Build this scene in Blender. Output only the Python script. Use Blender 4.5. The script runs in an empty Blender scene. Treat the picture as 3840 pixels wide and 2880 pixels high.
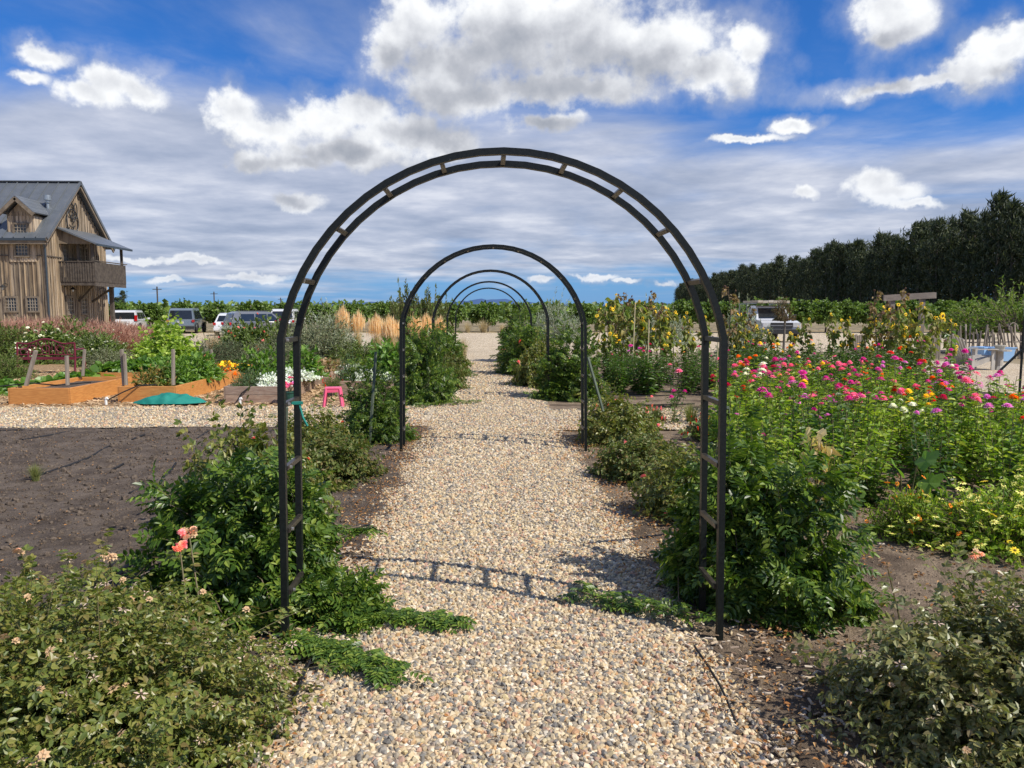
import bpy, math, random
import numpy as np
from mathutils import Vector, Matrix
R = math.radians
sc = bpy.context.scene
C = sc.collection
# ------------------------------------------------------------------ camera
H = 1.6; YAW = R(1.94); PIT = R(5.39); FD = 1661.3
cam_d = bpy.data.cameras.new('camera'); cam = bpy.data.objects.new('camera', cam_d); C.objects.link(cam)
cam.location = (0, 0, H); cam.rotation_euler = (R(90) - PIT, 0, -YAW)
cam_d.sensor_width = 36.0; cam_d.lens = 36.0 * FD / 2212.0
cam_d.clip_start = 0.05; cam_d.clip_end = 60000
sc.camera = cam
fw = np.array([math.sin(YAW)*math.cos(PIT), math.cos(YAW)*math.cos(PIT), -math.sin(PIT)])
rt = np.array([math.cos(YAW), -math.sin(YAW), 0.0]); up = np.cross(rt, fw)
def ray(X, Y): return fw + rt*(X-1106)/FD + up*(829.5-Y)/FD
def G(X, Y, z=0.0):
    d = ray(X, Y); t = (z-H)/d[2]; return (d[0]*t, d[1]*t, z)
def AT(X, Y, yd):
    d = ray(X, Y); t = yd/d[1]; return (d[0]*t, yd, H+d[2]*t)
# ------------------------------------------------------------------ node helper
class NT:
    def __init__(s, tree): s.t = tree; s.t.nodes.clear()
    def n(s, typ, **kw):
        nd = s.t.nodes.new(typ)
        for k, v in kw.items(): setattr(nd, k, v)
        return nd
    def l(s, a, b): s.t.links.new(a, b)
    def put(s, sock, v):
        if isinstance(v, bpy.types.NodeSocket): s.t.links.new(v, sock)
        else: sock.default_value = v
    def m(s, op, a, b=None, c=None, clamp=False):
        nd = s.n('ShaderNodeMath', operation=op, use_clamp=clamp); s.put(nd.inputs[0], a)
        if b is not None: s.put(nd.inputs[1], b)
        if c is not None: s.put(nd.inputs[2], c)
        return nd.outputs[0]
    def v(s, op, a, b=None):
        nd = s.n('ShaderNodeVectorMath', operation=op); s.put(nd.inputs[0], a)
        if b is not None: s.put(nd.inputs[1], b)
        return nd.outputs['Value'] if op in ('DOT_PRODUCT', 'LENGTH') else nd.outputs[0]
    def xyz(s, a, b, c):
        nd = s.n('ShaderNodeCombineXYZ'); s.put(nd.inputs[0], a); s.put(nd.inputs[1], b); s.put(nd.inputs[2], c); return nd.outputs[0]
    def noise(s, vec, scale, detail=3, rough=.5, out='Fac', dist=0.0):
        nd = s.n('ShaderNodeTexNoise'); 
        if vec is not None: s.put(nd.inputs['Vector'], vec)
        nd.inputs['Scale'].default_value = scale; nd.inputs['Detail'].default_value = detail
        nd.inputs['Roughness'].default_value = rough; nd.inputs['Distortion'].default_value = dist
        return nd.outputs[out]
    def step(s, x, a, b):
        nd = s.n('ShaderNodeMapRange', interpolation_type='SMOOTHSTEP'); s.put(nd.inputs[0], x)
        s.put(nd.inputs[1], a); s.put(nd.inputs[2], b); return nd.outputs[0]
    def mix(s, f, a, b, mode='MIX'):
        nd = s.n('ShaderNodeMix', data_type='RGBA', blend_type=mode); s.put(nd.inputs[0], f)
        s.put(nd.inputs[6], col4(a)); s.put(nd.inputs[7], col4(b)); return nd.outputs[2]
    def ramp(s, f, stops, const=False):
        nd = s.n('ShaderNodeValToRGB'); cr = nd.color_ramp
        if const: cr.interpolation = 'CONSTANT'
        while len(cr.elements) < len(stops): cr.elements.new(0.5)
        for e, (p, c) in zip(cr.elements, stops): e.position = p; e.color = col4(c)
        s.put(nd.inputs[0], f); return nd.outputs[0]
def col4(c):
    if isinstance(c, bpy.types.NodeSocket): return c
    if isinstance(c, (int, float)): return (c, c, c, 1)
    return tuple(c) if len(c) == 4 else (*c, 1)
# ------------------------------------------------------------------ sun and sky
SUNV = Vector((.79, -.46, 1.0)).normalized()
sun_d = bpy.data.lights.new('sun', 'SUN'); sun = bpy.data.objects.new('sun', sun_d); C.objects.link(sun)
sun_d.energy = 5.0; sun_d.angle = R(.53); sun_d.color = (1, .94, .84)
sun.rotation_euler = SUNV.to_track_quat('Z', 'Y').to_euler(); sun.location = (20, -10, 30)
W = bpy.data.worlds.new('World'); sc.world = W; W.use_nodes = True
nt = NT(W.node_tree)
WSTR = .1
sky = nt.n('ShaderNodeTexSky', sky_type='NISHITA', sun_disc=False)
sky.sun_elevation = math.asin(SUNV.z); sky.sun_rotation = math.atan2(SUNV.x, SUNV.y)
sky.air_density = 1.0; sky.dust_density = .35; sky.ozone_density = 3.0
tc = nt.n('ShaderNodeTexCoord'); dirv = tc.outputs['Generated']
sep = nt.n('ShaderNodeSeparateXYZ'); nt.l(dirv, sep.inputs[0]); dx, dy, dz = sep.outputs
az = nt.m('ARCTAN2', dx, dy); el = nt.m('ARCSINE', dz)
# cumulus heaps: (X, Y, rx, ry) in photograph pixels (2212 wide), turned into compass and height angles
CUM = [(900,60,105,75),(960,135,140,80),(1100,60,190,110),(1250,70,220,120),(1400,110,170,90),(1530,150,110,55),(1622,95,42,50),
 (1000,205,160,50),(1190,262,110,26),(1230,190,260,45),(840,110,60,50),
 (510,240,66,50),(570,280,110,48),(700,262,95,52),(780,242,80,42),(880,290,140,45),(960,312,80,36),(620,350,100,24),(740,330,200,36),
 (240,185,85,42),(200,205,80,30),(300,200,60,32),(90,118,62,30),(62,165,46,18),
 (1925,25,80,60),(1910,80,50,25),(2180,100,90,50),(2110,150,130,42),(1990,180,180,20),(1960,60,60,45),(2212,60,60,40),
 (1885,398,66,40),(1920,420,96,30),(1742,420,32,16),(1980,438,60,12),
 (362,600,40,9),(500,618,40,7),(560,597,80,10),(1165,603,34,10),(1440,612,40,9),(1350,608,30,7),(640,436,75,20),(545,350,60,28),(420,560,90,10),(1290,600,60,8),(300,560,70,8),(1600,300,90,10),(1710,272,50,13)]
def cum_field(a_, e_):
    p = nt.xyz(a_, e_, 0.0); best = None
    for X, Y, rx, ry in CUM:
        d = ray(X, Y); d = d/np.linalg.norm(d); a0 = math.atan2(d[0], d[1]); e0 = math.asin(d[2])
        k = FD/math.cos(math.atan((X-1106)/FD))
        q = nt.v('MULTIPLY', nt.v('SUBTRACT', p, (a0, e0, 0)), (k/rx/1.0, k/ry/1.0, 0))
        s_ = nt.v('DOT_PRODUCT', q, q)
        best = s_ if best is None else nt.m('SMOOTH_MIN', best, s_, .35)
    return nt.m('SUBTRACT', 1.0, nt.m('SQRT', nt.m('MAXIMUM', best, 0.0)))
wn = nt.noise(dirv, 26, 4, .6, 'Color'); wv = nt.v('SUBTRACT', wn, (.5, .5, .5))
ws = nt.n('ShaderNodeSeparateXYZ'); nt.l(wv, ws.inputs[0])
aw = nt.m('MULTIPLY_ADD', ws.outputs[0], .034, az); ew = nt.m('MULTIPLY_ADD', ws.outputs[1], .03, el)
D0 = cum_field(aw, ew)
D1 = cum_field(nt.m('ADD', aw, .012), nt.m('ADD', ew, .046))
fb = nt.noise(dirv, 15, 9, .55); fb2 = nt.noise(nt.v('ADD', dirv, (.008, 0, .018)), 15, 5, .5)
dens = nt.m('ADD', nt.m('MULTIPLY', D0, 1.7), nt.m('ADD', nt.m('MULTIPLY', nt.m('SUBTRACT', fb, .5), 2.6), nt.m('MULTIPLY', nt.m('SUBTRACT', nt.noise(dirv, 52, 5, .6), .5), 1.5)))
cmask = nt.step(dens, -.05, .95)
under = nt.step(nt.m('ADD', D1, nt.m('MULTIPLY', nt.m('SUBTRACT', fb2, .5), .35)), -.25, .85)
relief = nt.m('MULTIPLY', nt.m('SUBTRACT', fb, fb2), 1.5)
lit = nt.m('ADD', nt.m('SUBTRACT', nt.m('SUBTRACT', 1.05, nt.m('MULTIPLY', under, .66)), nt.m('MULTIPLY', nt.step(D0, .25, .95), .26)), relief, None, True)
ccol = nt.ramp(lit, [(0, (3.3, 3.6, 4.2)), (.35, (4.9, 5.1, 5.6)), (.68, (7.2, 7.4, 7.8)), (1, (9.3, 9.45, 9.6))])
# stratus sheet: a flat layer seen in perspective
inv = nt.m('DIVIDE', 1.0, nt.m('MAXIMUM', nt.m('ADD', dz, .075), .03))
pl = nt.xyz(nt.m('MULTIPLY', dx, inv), nt.m('MULTIPLY', dy, inv), 0.0)
s1 = nt.noise(pl, .85, 7, .56, dist=.5); s2 = nt.noise(nt.v('ADD', pl, (7.3, 2.1, 0)), .30, 3, .5)
cov = nt.m('MULTIPLY', nt.step(el, .012, .08), nt.m('SUBTRACT', 1.0, nt.step(nt.m('MULTIPLY_ADD', s2, -.16, el), .06, .185)))
leftb = nt.m('MULTIPLY', nt.step(az, .1, -.35), .2)
sd = nt.m('ADD', nt.m('MULTIPLY_ADD', s1, .85, nt.m('MULTIPLY', s2, .35)), nt.m('MULTIPLY', nt.m('ADD', cov, leftb), .50))
smask = nt.m('MULTIPLY', nt.step(sd, .60, 1.08), .93)
hi = nt.m('MULTIPLY', nt.step(el, .38, .6), nt.step(s2, .36, .52)); smask = nt.m('MAXIMUM', smask, nt.m('MULTIPLY', hi, nt.step(s1, .32, .56)))  # unseen cloud cover overhead, added to make ambient light neutral and brighter
s3 = nt.noise(nt.v('MULTIPLY', pl, (1, 1.0, 1)), 1.5, 6, .58)
sc_ = nt.m('SUBTRACT', nt.m('MULTIPLY_ADD', s3, 2.0, nt.m('MULTIPLY', s1, 1.0)), .92)
scol = nt.ramp(sc_, [(0, (2.9, 3.4, 4.6)), (.35, (3.8, 4.3, 5.5)), (.65, (5.0, 5.4, 6.5)), (1, (7.2, 7.4, 8.1))])
veil = nt.step(nt.m('ADD', nt.m('MULTIPLY', D0, .8), nt.m('MULTIPLY', nt.m('SUBTRACT', fb, .5), 2.4)), -.75, .75); smask = nt.m('MAXIMUM', smask, nt.m('MULTIPLY', veil, .75))
tint = nt.mix(1.0, sky.outputs[0], (.24, .64, 1.20), 'MULTIPLY')
low = nt.step(el, .11, .0)
tint = nt.mix(nt.m('MULTIPLY', low, .72), tint, (1.9, 3.5, 6.6))
c1 = nt.mix(smask, tint, scol); c2 = nt.mix(nt.m('MULTIPLY', cmask, nt.m('MULTIPLY_ADD', nt.step(el, .04, .2), .3, .68)), c1, ccol)
bg = nt.n('ShaderNodeBackground'); nt.l(c2, bg.inputs[0]); bg.inputs[1].default_value = WSTR
wo = nt.n('ShaderNodeOutputWorld'); nt.l(bg.outputs[0], wo.inputs[0])
try:
    W.cycles.sampling_method = 'MANUAL'; W.cycles.sample_map_resolution = 512
except Exception: pass
sc.view_settings.view_transform = 'Standard'; sc.view_settings.look = 'None'; sc.view_settings.gamma = 1
sc.view_settings.exposure = 0.12; sc.view_settings.use_curve_mapping = False
# ------------------------------------------------------------------ materials
MATS = {}
def newmat(name):
    m_ = bpy.data.materials.new(name); m_.use_nodes = True; MATS[name] = m_
    t = NT(m_.node_tree); o = t.n('ShaderNodeOutputMaterial'); return m_, t, o
def pmat(name, c1, c2=None, scale=8, rough=.7, bump=0, bscale=None, metal=0, spec=.5, detail=5, stretch=None, per_obj=0, bdist=.01, extra=None, coat=0):
    if name in MATS: return MATS[name]
    m_, t, o = newmat(name); b = t.n('ShaderNodeBsdfPrincipled')
    tcn = t.n('ShaderNodeTexCoord'); vec = tcn.outputs['Object']
    if stretch: vec = t.v('MULTIPLY', vec, stretch)
    if per_obj:
        oi = t.n('ShaderNodeObjectInfo'); vec = t.v('ADD', vec, t.xyz(t.m('MULTIPLY', oi.outputs['Random'], 37.0), t.m('MULTIPLY', oi.outputs['Random'], 91.0), 0.0))
    nz = t.noise(vec, scale, detail, .6)
    f = t.step(nz, .3, .7)
    c = t.mix(f, c1, c2 if c2 else tuple(x*.8 for x in c1))
    if extra:
        f2 = t.step(t.noise(vec, extra[1], 4, .6), extra[2], extra[3]); c = t.mix(f2, c, extra[0])
    if per_obj:
        hs = t.n('ShaderNodeHueSaturation'); t.l(c, hs.inputs['Color'])
        t.put(hs.inputs['Value'], t.m('MULTIPLY_ADD', oi.outputs['Random'], 2*per_obj, 1-per_obj))
        rr = t.m('FRACT', t.m('MULTIPLY', oi.outputs['Random'], 17.31)); t.put(hs.inputs['Saturation'], t.m('MULTIPLY_ADD', rr, .24, .88)); c = hs.outputs[0]
    t.put(b.inputs['Base Color'], c); b.inputs['Roughness'].default_value = rough; b.inputs['Metallic'].default_value = metal
    b.inputs['Specular IOR Level'].default_value = spec; b.inputs['Coat Weight'].default_value = coat
    if bump:
        bn = t.n('ShaderNodeBump'); bn.inputs['Strength'].default_value = bump; bn.inputs['Distance'].default_value = bdist
        t.l(t.noise(vec, bscale or scale*3, 6, .65), bn.inputs['Height']); t.l(bn.outputs[0], b.inputs['Normal'])
    t.l(b.outputs[0], o.inputs[0]); return m_
LB = 1.3
def leafmat(name, cols, trans=.28, rough=.42, spec=.45, cl=2.2, tcol=None, amp=.35):
    """cols: ramp by leaf (random per island)"""
    m_, t, o = newmat(name); geo = t.n('ShaderNodeNewGeometry'); tcn = t.n('ShaderNodeTexCoord')
    n_ = len(cols); c = t.ramp(geo.outputs['Random Per Island'], [(i/max(1, n_-1), x) for i, x in enumerate(cols)])
    nz = t.noise(tcn.outputs['Object'], cl, 3, .6)
    hs = t.n('ShaderNodeHueSaturation'); t.l(c, hs.inputs['Color']); t.put(hs.inputs['Value'], t.m('MULTIPLY_ADD', nz, 2*amp, LB*(1-amp)))
    c = hs.outputs[0]
    b = t.n('ShaderNodeBsdfPrincipled'); t.l(c, b.inputs['Base Color']); b.inputs['Roughness'].default_value = rough
    b.inputs['Specular IOR Level'].default_value = spec
    if trans:
        tr = t.n('ShaderNodeBsdfTranslucent'); t.l(t.mix(1.0, c, tcol or (1.9, 2.1, .7), 'MULTIPLY'), tr.inputs[0])
        mx = t.n('ShaderNodeMixShader'); mx.inputs[0].default_value = trans; t.l(b.outputs[0], mx.inputs[1]); t.l(tr.outputs[0], mx.inputs[2])
        t.l(mx.outputs[0], o.inputs[0])
    else: t.l(b.outputs[0], o.inputs[0])
    return m_
def flat(name, c, rough=.5, metal=0, spec=.5, coat=0): return pmat(name, c, tuple(x*.88 for x in c), 12, rough, metal=metal, spec=spec, coat=coat)
# ------------------------------------------------------------------ mesh helpers
def mk(name, parts, mats, smooth=False):
    """parts: list of (V (n,3), F (m,k), material index)"""
    Vs, loops, starts, mi, vo, lo = [], [], [], [], 0, 0
    for V, F, k in parts:
        V = np.asarray(V, dtype=np.float32).reshape(-1, 3); F = np.asarray(F, dtype=np.int32)
        if len(F) == 0: continue
        Vs.append(V); loops.append((F+vo).ravel()); n, w = F.shape
        starts.append(lo+np.arange(n, dtype=np.int32)*w); mi.append(np.full(n, k, np.int32)); vo += len(V); lo += n*w
    me = bpy.data.meshes.new(name)
    V = np.concatenate(Vs); L = np.concatenate(loops); S = np.concatenate(starts); M = np.concatenate(mi)
    me.vertices.add(len(V)); me.vertices.foreach_set('co', V.ravel())
    me.loops.add(len(L)); me.loops.foreach_set('vertex_index', L)
    me.polygons.add(len(S)); me.polygons.foreach_set('loop_start', S)
    me.polygons.foreach_set('material_index', M)
    me.polygons.foreach_set('use_smooth', np.full(len(S), bool(smooth)))
    me.update(calc_edges=True); me.validate()
    for m_ in (mats if isinstance(mats, (list, tuple)) else [mats]): me.materials.append(m_)
    return me
def put(name, me, parent=None, loc=None, rot=None, scale=None):
    o = bpy.data.objects.new(name, me); C.objects.link(o)
    if parent is not None: o.parent = parent
    if loc is not None: o.location = loc
    if rot is not None: o.rotation_euler = rot
    if scale is not None: o.scale = scale if hasattr(scale, '__len__') else (scale,)*3
    return o
def tag(o, label=None, cat=None, group=None, kind=None):
    if label: o['label'] = label
    if cat: o['category'] = cat
    if group: o['group'] = group
    if kind: o['kind'] = kind
    return o
def thing(name, label, cat, loc=(0, 0, 0), rz=0, group=None):
    o = bpy.data.objects.new(name, None); C.objects.link(o); o.location = loc; o.rotation_euler = (0, 0, rz)
    o.empty_display_size = .1
    return tag(o, label, cat, group)
class MB:
    def __init__(s): s.p = []
    def raw(s, V, F, k=0): s.p.append((V, F, k)); return s
    def box(s, c, d, rz=0, rx=0, ry=0, k=0, taper=1.0):
        hx, hy, hz = d[0]/2, d[1]/2, d[2]/2
        V = [(x*(taper if z > 0 else 1), y*(taper if z > 0 else 1), z) for z in (-hz, hz) for x, y in ((-hx, -hy), (hx, -hy), (hx, hy), (-hx, hy))]
        M = Matrix.Translation(c) @ Matrix.Rotation(rz, 4, 'Z') @ Matrix.Rotation(ry, 4, 'Y') @ Matrix.Rotation(rx, 4, 'X')
        V = [tuple(M @ Vector(v)) for v in V]
        s.p.append((V, [(3, 2, 1, 0), (4, 5, 6, 7), (0, 1, 5, 4), (1, 2, 6, 5), (2, 3, 7, 6), (3, 0, 4, 7)], k)); return s
    def bar(s, a, b, w, h=None, k=0, side=None):
        """square bar from a to b"""
        a = Vector(a); b = Vector(b); h = h or w; d = (b-a).normalized()
        sd = Vector(side).normalized() if side else d.cross(Vector((0, 0, 1)))
        if sd.length < 1e-4: sd = Vector((1, 0, 0))
        sd.normalize(); u = sd.cross(d).normalized(); sd = d.cross(u)
        V = [tuple(p+sd*w/2*i+u*h/2*j) for p in (a, b) for i, j in ((-1, -1), (1, -1), (1, 1), (-1, 1))]
        s.p.append((V, [(3, 2, 1, 0), (4, 5, 6, 7), (0, 1, 5, 4), (1, 2, 6, 5), (2, 3, 7, 6), (3, 0, 4, 7)], k)); return s
    def tube(s, pts, r, n=6, k=0, cap=True):
        pts = [Vector(p) for p in pts]; rs = r if hasattr(r, '__len__') else [r]*len(pts)
        V = []; F = []; ref = Vector((.31, .17, .93)).normalized()
        for i, p in enumerate(pts):
            d = (pts[min(i+1, len(pts)-1)]-pts[max(i-1, 0)]).normalized()
            a = d.cross(ref); a = a.normalized() if a.length > .05 else d.cross(Vector((1, 0, 0))).normalized(); b = d.cross(a)
            for j in range(n):
                t = 2*math.pi*j/n; V.append(tuple(p+a*math.cos(t)*rs[i]+b*math.sin(t)*rs[i]))
        for i in range(len(pts)-1):
            for j in range(n): F.append((i*n+j, i*n+(j+1) % n, (i+1)*n+(j+1) % n, (i+1)*n+j))
        s.p.append((V, F, k))
        if cap:
            m_ = len(V); e = (len(pts)-1)*n
            V2 = V[:n]+V[e:]; s.p.append((V2, [tuple(range(n))[::-1], tuple(range(n, 2*n))], k))
        return s
    def lathe(s, prof, c=(0, 0, 0), n=12, k=0):
        V = [(c[0]+r*math.cos(2*math.pi*j/n), c[1]+r*math.sin(2*math.pi*j/n), c[2]+z) for r, z in prof for j in range(n)]
        F = [(i*n+j, i*n+(j+1) % n, (i+1)*n+(j+1) % n, (i+1)*n+j) for i in range(len(prof)-1) for j in range(n)]
        s.p.append((V, F, k)); return s
    def prism(s, prof, x0, x1, k=0):
        """profile in (y,z) extruded along x; x0/x1 may be functions of (y,z)"""
        f0 = x0 if callable(x0) else (lambda y, z: x0); f1 = x1 if callable(x1) else (lambda y, z: x1); n = len(prof)
        V = [(f0(y, z), y, z) for y, z in prof]+[(f1(y, z), y, z) for y, z in prof]
        s.p.append((V, [(i, (i+1) % n, n+(i+1) % n, n+i) for i in range(n)], k))
        s.p.append((V, [tuple(range(n))[::-1]], k)); s.p.append((V, [tuple(range(n, 2*n))], k)); return s
    def mesh(s, name, mat, smooth=False): return mk(name, s.p, mat, smooth)
    def build(s, name, mat, parent=None, smooth=False, loc=None, rot=None, bevel=0):
        o = put(name, s.mesh(name, mat, smooth), parent, loc, rot)
        if bevel:
            b = o.modifiers.new('bevel', 'BEVEL'); b.width = bevel; b.segments = 2; b.limit_method = 'ANGLE'
        return o
def snoise(seed, dim=2, n=7, f0=1.0, lac=1.8):
    r = np.random.default_rng(seed); W_ = []
    for i in range(n*3):
        d = r.normal(size=dim); d /= np.linalg.norm(d); W_.append((d*f0*lac**(i/3), r.uniform(0, 6.28), .75**(i/3)))
    tot = sum(w[2] for w in W_)
    def f(P):
        P = np.asarray(P); o = 0
        for d, ph, a in W_: o = o+a*np.sin(P@d+ph)
        return o/tot*1.8
    return f
# ---- templates: leaf along +Y, normal +Z
def t_leaf(L=1., Wd=.5, fold=.12, droop=.1, q=True):
    if q:
        V = [(0, 0, 0), (Wd*.5, .32*L, fold*Wd), (Wd*.36, .7*L, fold*Wd-droop*.5*L), (0, L, -droop*L), (-Wd*.36, .7*L, fold*Wd-droop*.5*L), (-Wd*.5, .32*L, fold*Wd)]
        return np.array(V), np.array([(0, 1, 2, 3), (0, 3, 4, 5)])
    V = [(0, 0, 0), (Wd*.5, .42*L, fold*Wd), (0, L, -droop*L), (-Wd*.5, .42*L, fold*Wd)]
    return np.array(V), np.array([(0, 1, 2, 3)])
def t_lobed(L=1.):
    V = [(0, .42*L, .0)]; n = 15
    for i in range(n):
        a = -2.75+5.5*i/(n-1); q = (.56 if i % 3 == 0 else .40 if i % 3 == 2 else .47)*L*(1.1 if abs(a) < .5 else .92); V.append((math.sin(a)*q, .42*L+math.cos(a)*q, .10*L-.13*L*abs(math.cos(1.5*a))))
    V[8] = (0, 1.0*L, -.02*L)
    return np.array(V+[(0, 0, .06*L)]), np.array([(0, i+1, i) for i in range(1, n)]+[(0, 1, n+1), (0, n+1, n)])
def xf(V, rz, loc, s=1, rx=0):
    M = (Matrix.Translation(loc) @ Matrix.Rotation(rz, 4, 'Z') @ Matrix.Rotation(rx, 4, 'X')).to_3x3()
    return (np.asarray(V)*s)@np.array(M).T+np.array(loc)
def t_comp(pairs, L, ll, lw, curve=.35):
    Vs = []; Fs = []; o = 0
    lv, lf = t_leaf(ll, lw, .14, .12)
    for i in range(pairs):
        t = .25+.62*i/max(1, pairs-1); y = L*t; z = -curve*L*t*t
        for sgn in (-1, 1):
            v = xf(lv, sgn*-1.15, (0, y, z), .8+.3*math.sin(3.1*t), -.25); Vs.append(v); Fs.append(lf+o); o += len(v)
    v = xf(lv, 0, (0, L*.9, -curve*L*.81), 1.1, -.5); Vs.append(v); Fs.append(lf+o); o += len(v)
    w = .02*L; V = [(-w/2, 0, 0), (w/2, 0, 0), (w/2, L*.5, -curve*L*.25), (-w/2, L*.5, -curve*L*.25), (w/3, L*.92, -curve*L*.84), (-w/3, L*.92, -curve*L*.84)]
    Vs.append(np.array(V)); Fs.append(np.array([(0, 1, 2, 3), (3, 2, 4, 5)])+o)
    return np.concatenate(Vs), np.concatenate(Fs)
def inst(T, pos, d, nrm, s):
    TV, TF = T; n = len(pos); d = d/np.linalg.norm(d, axis=1, keepdims=True)
    x = np.cross(d, nrm); ln = np.linalg.norm(x, axis=1, keepdims=True); x = np.where(ln > 1e-3, x/np.maximum(ln, 1e-6), [[1., 0, 0]]); z = np.cross(x, d)
    V = pos[:, None, :]+s[:, None, None]*(TV[None, :, 0:1]*x[:, None]+TV[None, :, 1:2]*d[:, None]+TV[None, :, 2:3]*z[:, None])
    F = TF[None]+(np.arange(n)*len(TV))[:, None, None]
    return V.reshape(-1, 3), F.reshape(-1, TF.shape[1])
def bez(S, Cc, E, t):
    t = t[..., None]; return (1-t)**2*S[:, None]+2*t*(1-t)*Cc[:, None]+t*t*E[:, None]
def tubes(P, r0, r1):
    """P (n,m,3) polylines -> 3-sided tubes"""
    n, m_, _ = P.shape; d = np.gradient(P, axis=1); d /= np.linalg.norm(d, axis=2, keepdims=True)+1e-9
    a = np.cross(d, np.array([.3, .2, .93])); a /= np.linalg.norm(a, axis=2, keepdims=True)+1e-9; b = np.cross(d, a)
    r = np.linspace(r0, r1, m_)[None, :, None]
    V = np.stack([P+r*(a*math.cos(t)+b*math.sin(t)) for t in (0, 2.09, 4.19)], axis=2)
    i = np.arange(n)[:, None, None]*m_*3+np.arange(m_-1)[None, :, None]*3; j = np.arange(3)[None, None, :]; k = (j+1) % 3
    F = np.stack([i+j, i+k, i+3+k, i+3+j], axis=-1).reshape(-1, 4)
    return V.reshape(-1, 3), F
BCACHE = {}
def bush_mesh(key, seed, rad, nsh, k, T, lm, sm, ls=(.8, 1.2), t0=.3, base=.25, arch=.25, upb=.6, lump=.35, low=-.15, ste=.004, ttl='foliage', clip=.02, outn=.8):
    if key in BCACHE: return BCACHE[key]
    r = np.random.default_rng(seed); rx, ry, rz = rad
    D = r.normal(size=(nsh*3, 3)); D /= np.linalg.norm(D, axis=1, keepdims=True); D = D[D[:, 2] > low][:nsh]; n = len(D)
    nf = snoise(seed, 3, 4, 2.2); rr = 1+lump*nf(D*1.0)+r.uniform(-.14, .1, n); rr[r.random(n) < .06] *= 1.26
    rr = np.minimum(rr, 1.45)
    E = D*np.array([rx, ry, rz])*rr[:, None]; E[:, 2] = np.maximum(E[:, 2], clip+.02)
    S = np.stack([r.normal(0, base*rx*.6, n), r.normal(0, base*ry*.6, n), np.zeros(n)], 1)
    S[:, :2] += E[:, :2]*.25
    Cc = S*.45+E*.55; Cc[:, 2] += arch*rz*r.uniform(.3, 1.2, n)
    P = bez(S, Cc, E, np.tile(np.linspace(0, 1, 7), (n, 1)))
    t = np.clip(np.linspace(t0, 1, k)[None]+r.uniform(-.05, .05, (n, k)), 0, 1); Lp = bez(S, Cc, E, t)
    tg = bez(S, Cc, E, np.clip(t+.03, 0, 1.03))-bez(S, Cc, E, t-.03)
    Lp = Lp.reshape(-1, 3); tg = tg.reshape(-1, 3); tg /= np.linalg.norm(tg, axis=1, keepdims=True)+1e-9
    N = len(Lp); rnd = r.normal(size=(N, 3)); outw = Lp/np.array([rx, ry, rz]); outw /= np.linalg.norm(outw, axis=1, keepdims=True)+1e-6
    dd = tg*.45+rnd*.55+outw*.35+np.array([0, 0, .05]); nn = np.array([0, 0, upb])+outw*outn+r.normal(size=(N, 3))*.38
    sz = r.uniform(ls[0], ls[1], N); ok = Lp[:, 2] > clip; Lp, dd, nn, sz = Lp[ok], dd[ok], nn[ok], sz[ok]
    V, F = inst(T, Lp, dd, nn, sz); V[:, 2] = np.maximum(V[:, 2], .004 if clip > 0 else -9)
    fo = mk(ttl, [(V, F, 0)], lm); sv, sf = tubes(P, ste, ste*.35); st = mk('stems', [(sv, sf, 0)], sm)
    res = (fo, st, E, D); BCACHE[key] = res; return res
def bush(name, label, cat, loc, key, args, rz=0, s=1, group=None, flowers=None, nfl=0, seed=0, fsize=1, top=.1, fname='flower'):
    fo, st, E, D = bush_mesh(key, *args[0], **args[1]) if args else BCACHE[key]
    o = thing(name, label, cat, loc, rz, group); o.scale = s if hasattr(s, '__len__') else (s, s, s)
    tag(put('foliage', fo, o), kind='stuff'); put('stems', st, o)
    if flowers and nfl:
        r = random.Random(seed+5); idx = [i for i in range(len(E)) if D[i][2] > top]; r.shuffle(idx)
        for i in idx[:nfl]:
            e = E[i]*r.uniform(1.0, 1.1); me = r.choice(flowers)
            put(fname, me, o, tuple(e), (r.uniform(-.7, .7)-D[i][1]*0+.0, r.uniform(-.6, .6), r.uniform(0, 6)), fsize*r.uniform(.75, 1.2))
    return o
def blades(seed, n, h, base, spread, w, droop=.5, lv=4, hv=.25, lean=(0, 0)):
    r = np.random.default_rng(seed); a = r.uniform(0, 6.283, n); q = r.random(n)**.6
    b0 = np.stack([np.cos(a)*base*q, np.sin(a)*base*q, np.zeros(n)], 1); a2 = a+r.normal(0, .5, n)
    sp = spread*q*r.uniform(.3, 1.2, n); hh = h*(1-hv*r.random(n))*(1-.15*q)
    out = np.stack([np.cos(a2)*sp+lean[0]*hh, np.sin(a2)*sp+lean[1]*hh, np.zeros(n)], 1)
    side = np.stack([-np.sin(a2+r.normal(0, 1, n)), np.cos(a2), np.zeros(n)], 1); t = np.linspace(0, 1, lv)
    V = []
    for ti in t:
        c = b0+out*(ti**1.9)[..., None] if False else b0+out*(ti**1.9); c = c+np.array([0, 0, 1])*(hh*(ti-droop*.35*ti**3*np.minimum(1, sp/(h+.01)*2)))[:, None]
        ww = w*(1-ti**2*.92)*.5; V += [c-side*ww, c+side*ww]
    V = np.stack(V, 1); m_ = 2*lv; i = (np.arange(n)*m_)[:, None]
    F = np.concatenate([np.stack([i[:, 0]+2*j, i[:, 0]+2*j+1, i[:, 0]+2*j+3, i[:, 0]+2*j+2], 1) for j in range(lv-1)])
    tip = V[:, -2:].mean(axis=1)
    return V.reshape(-1, 3), F, tip, out
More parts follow.
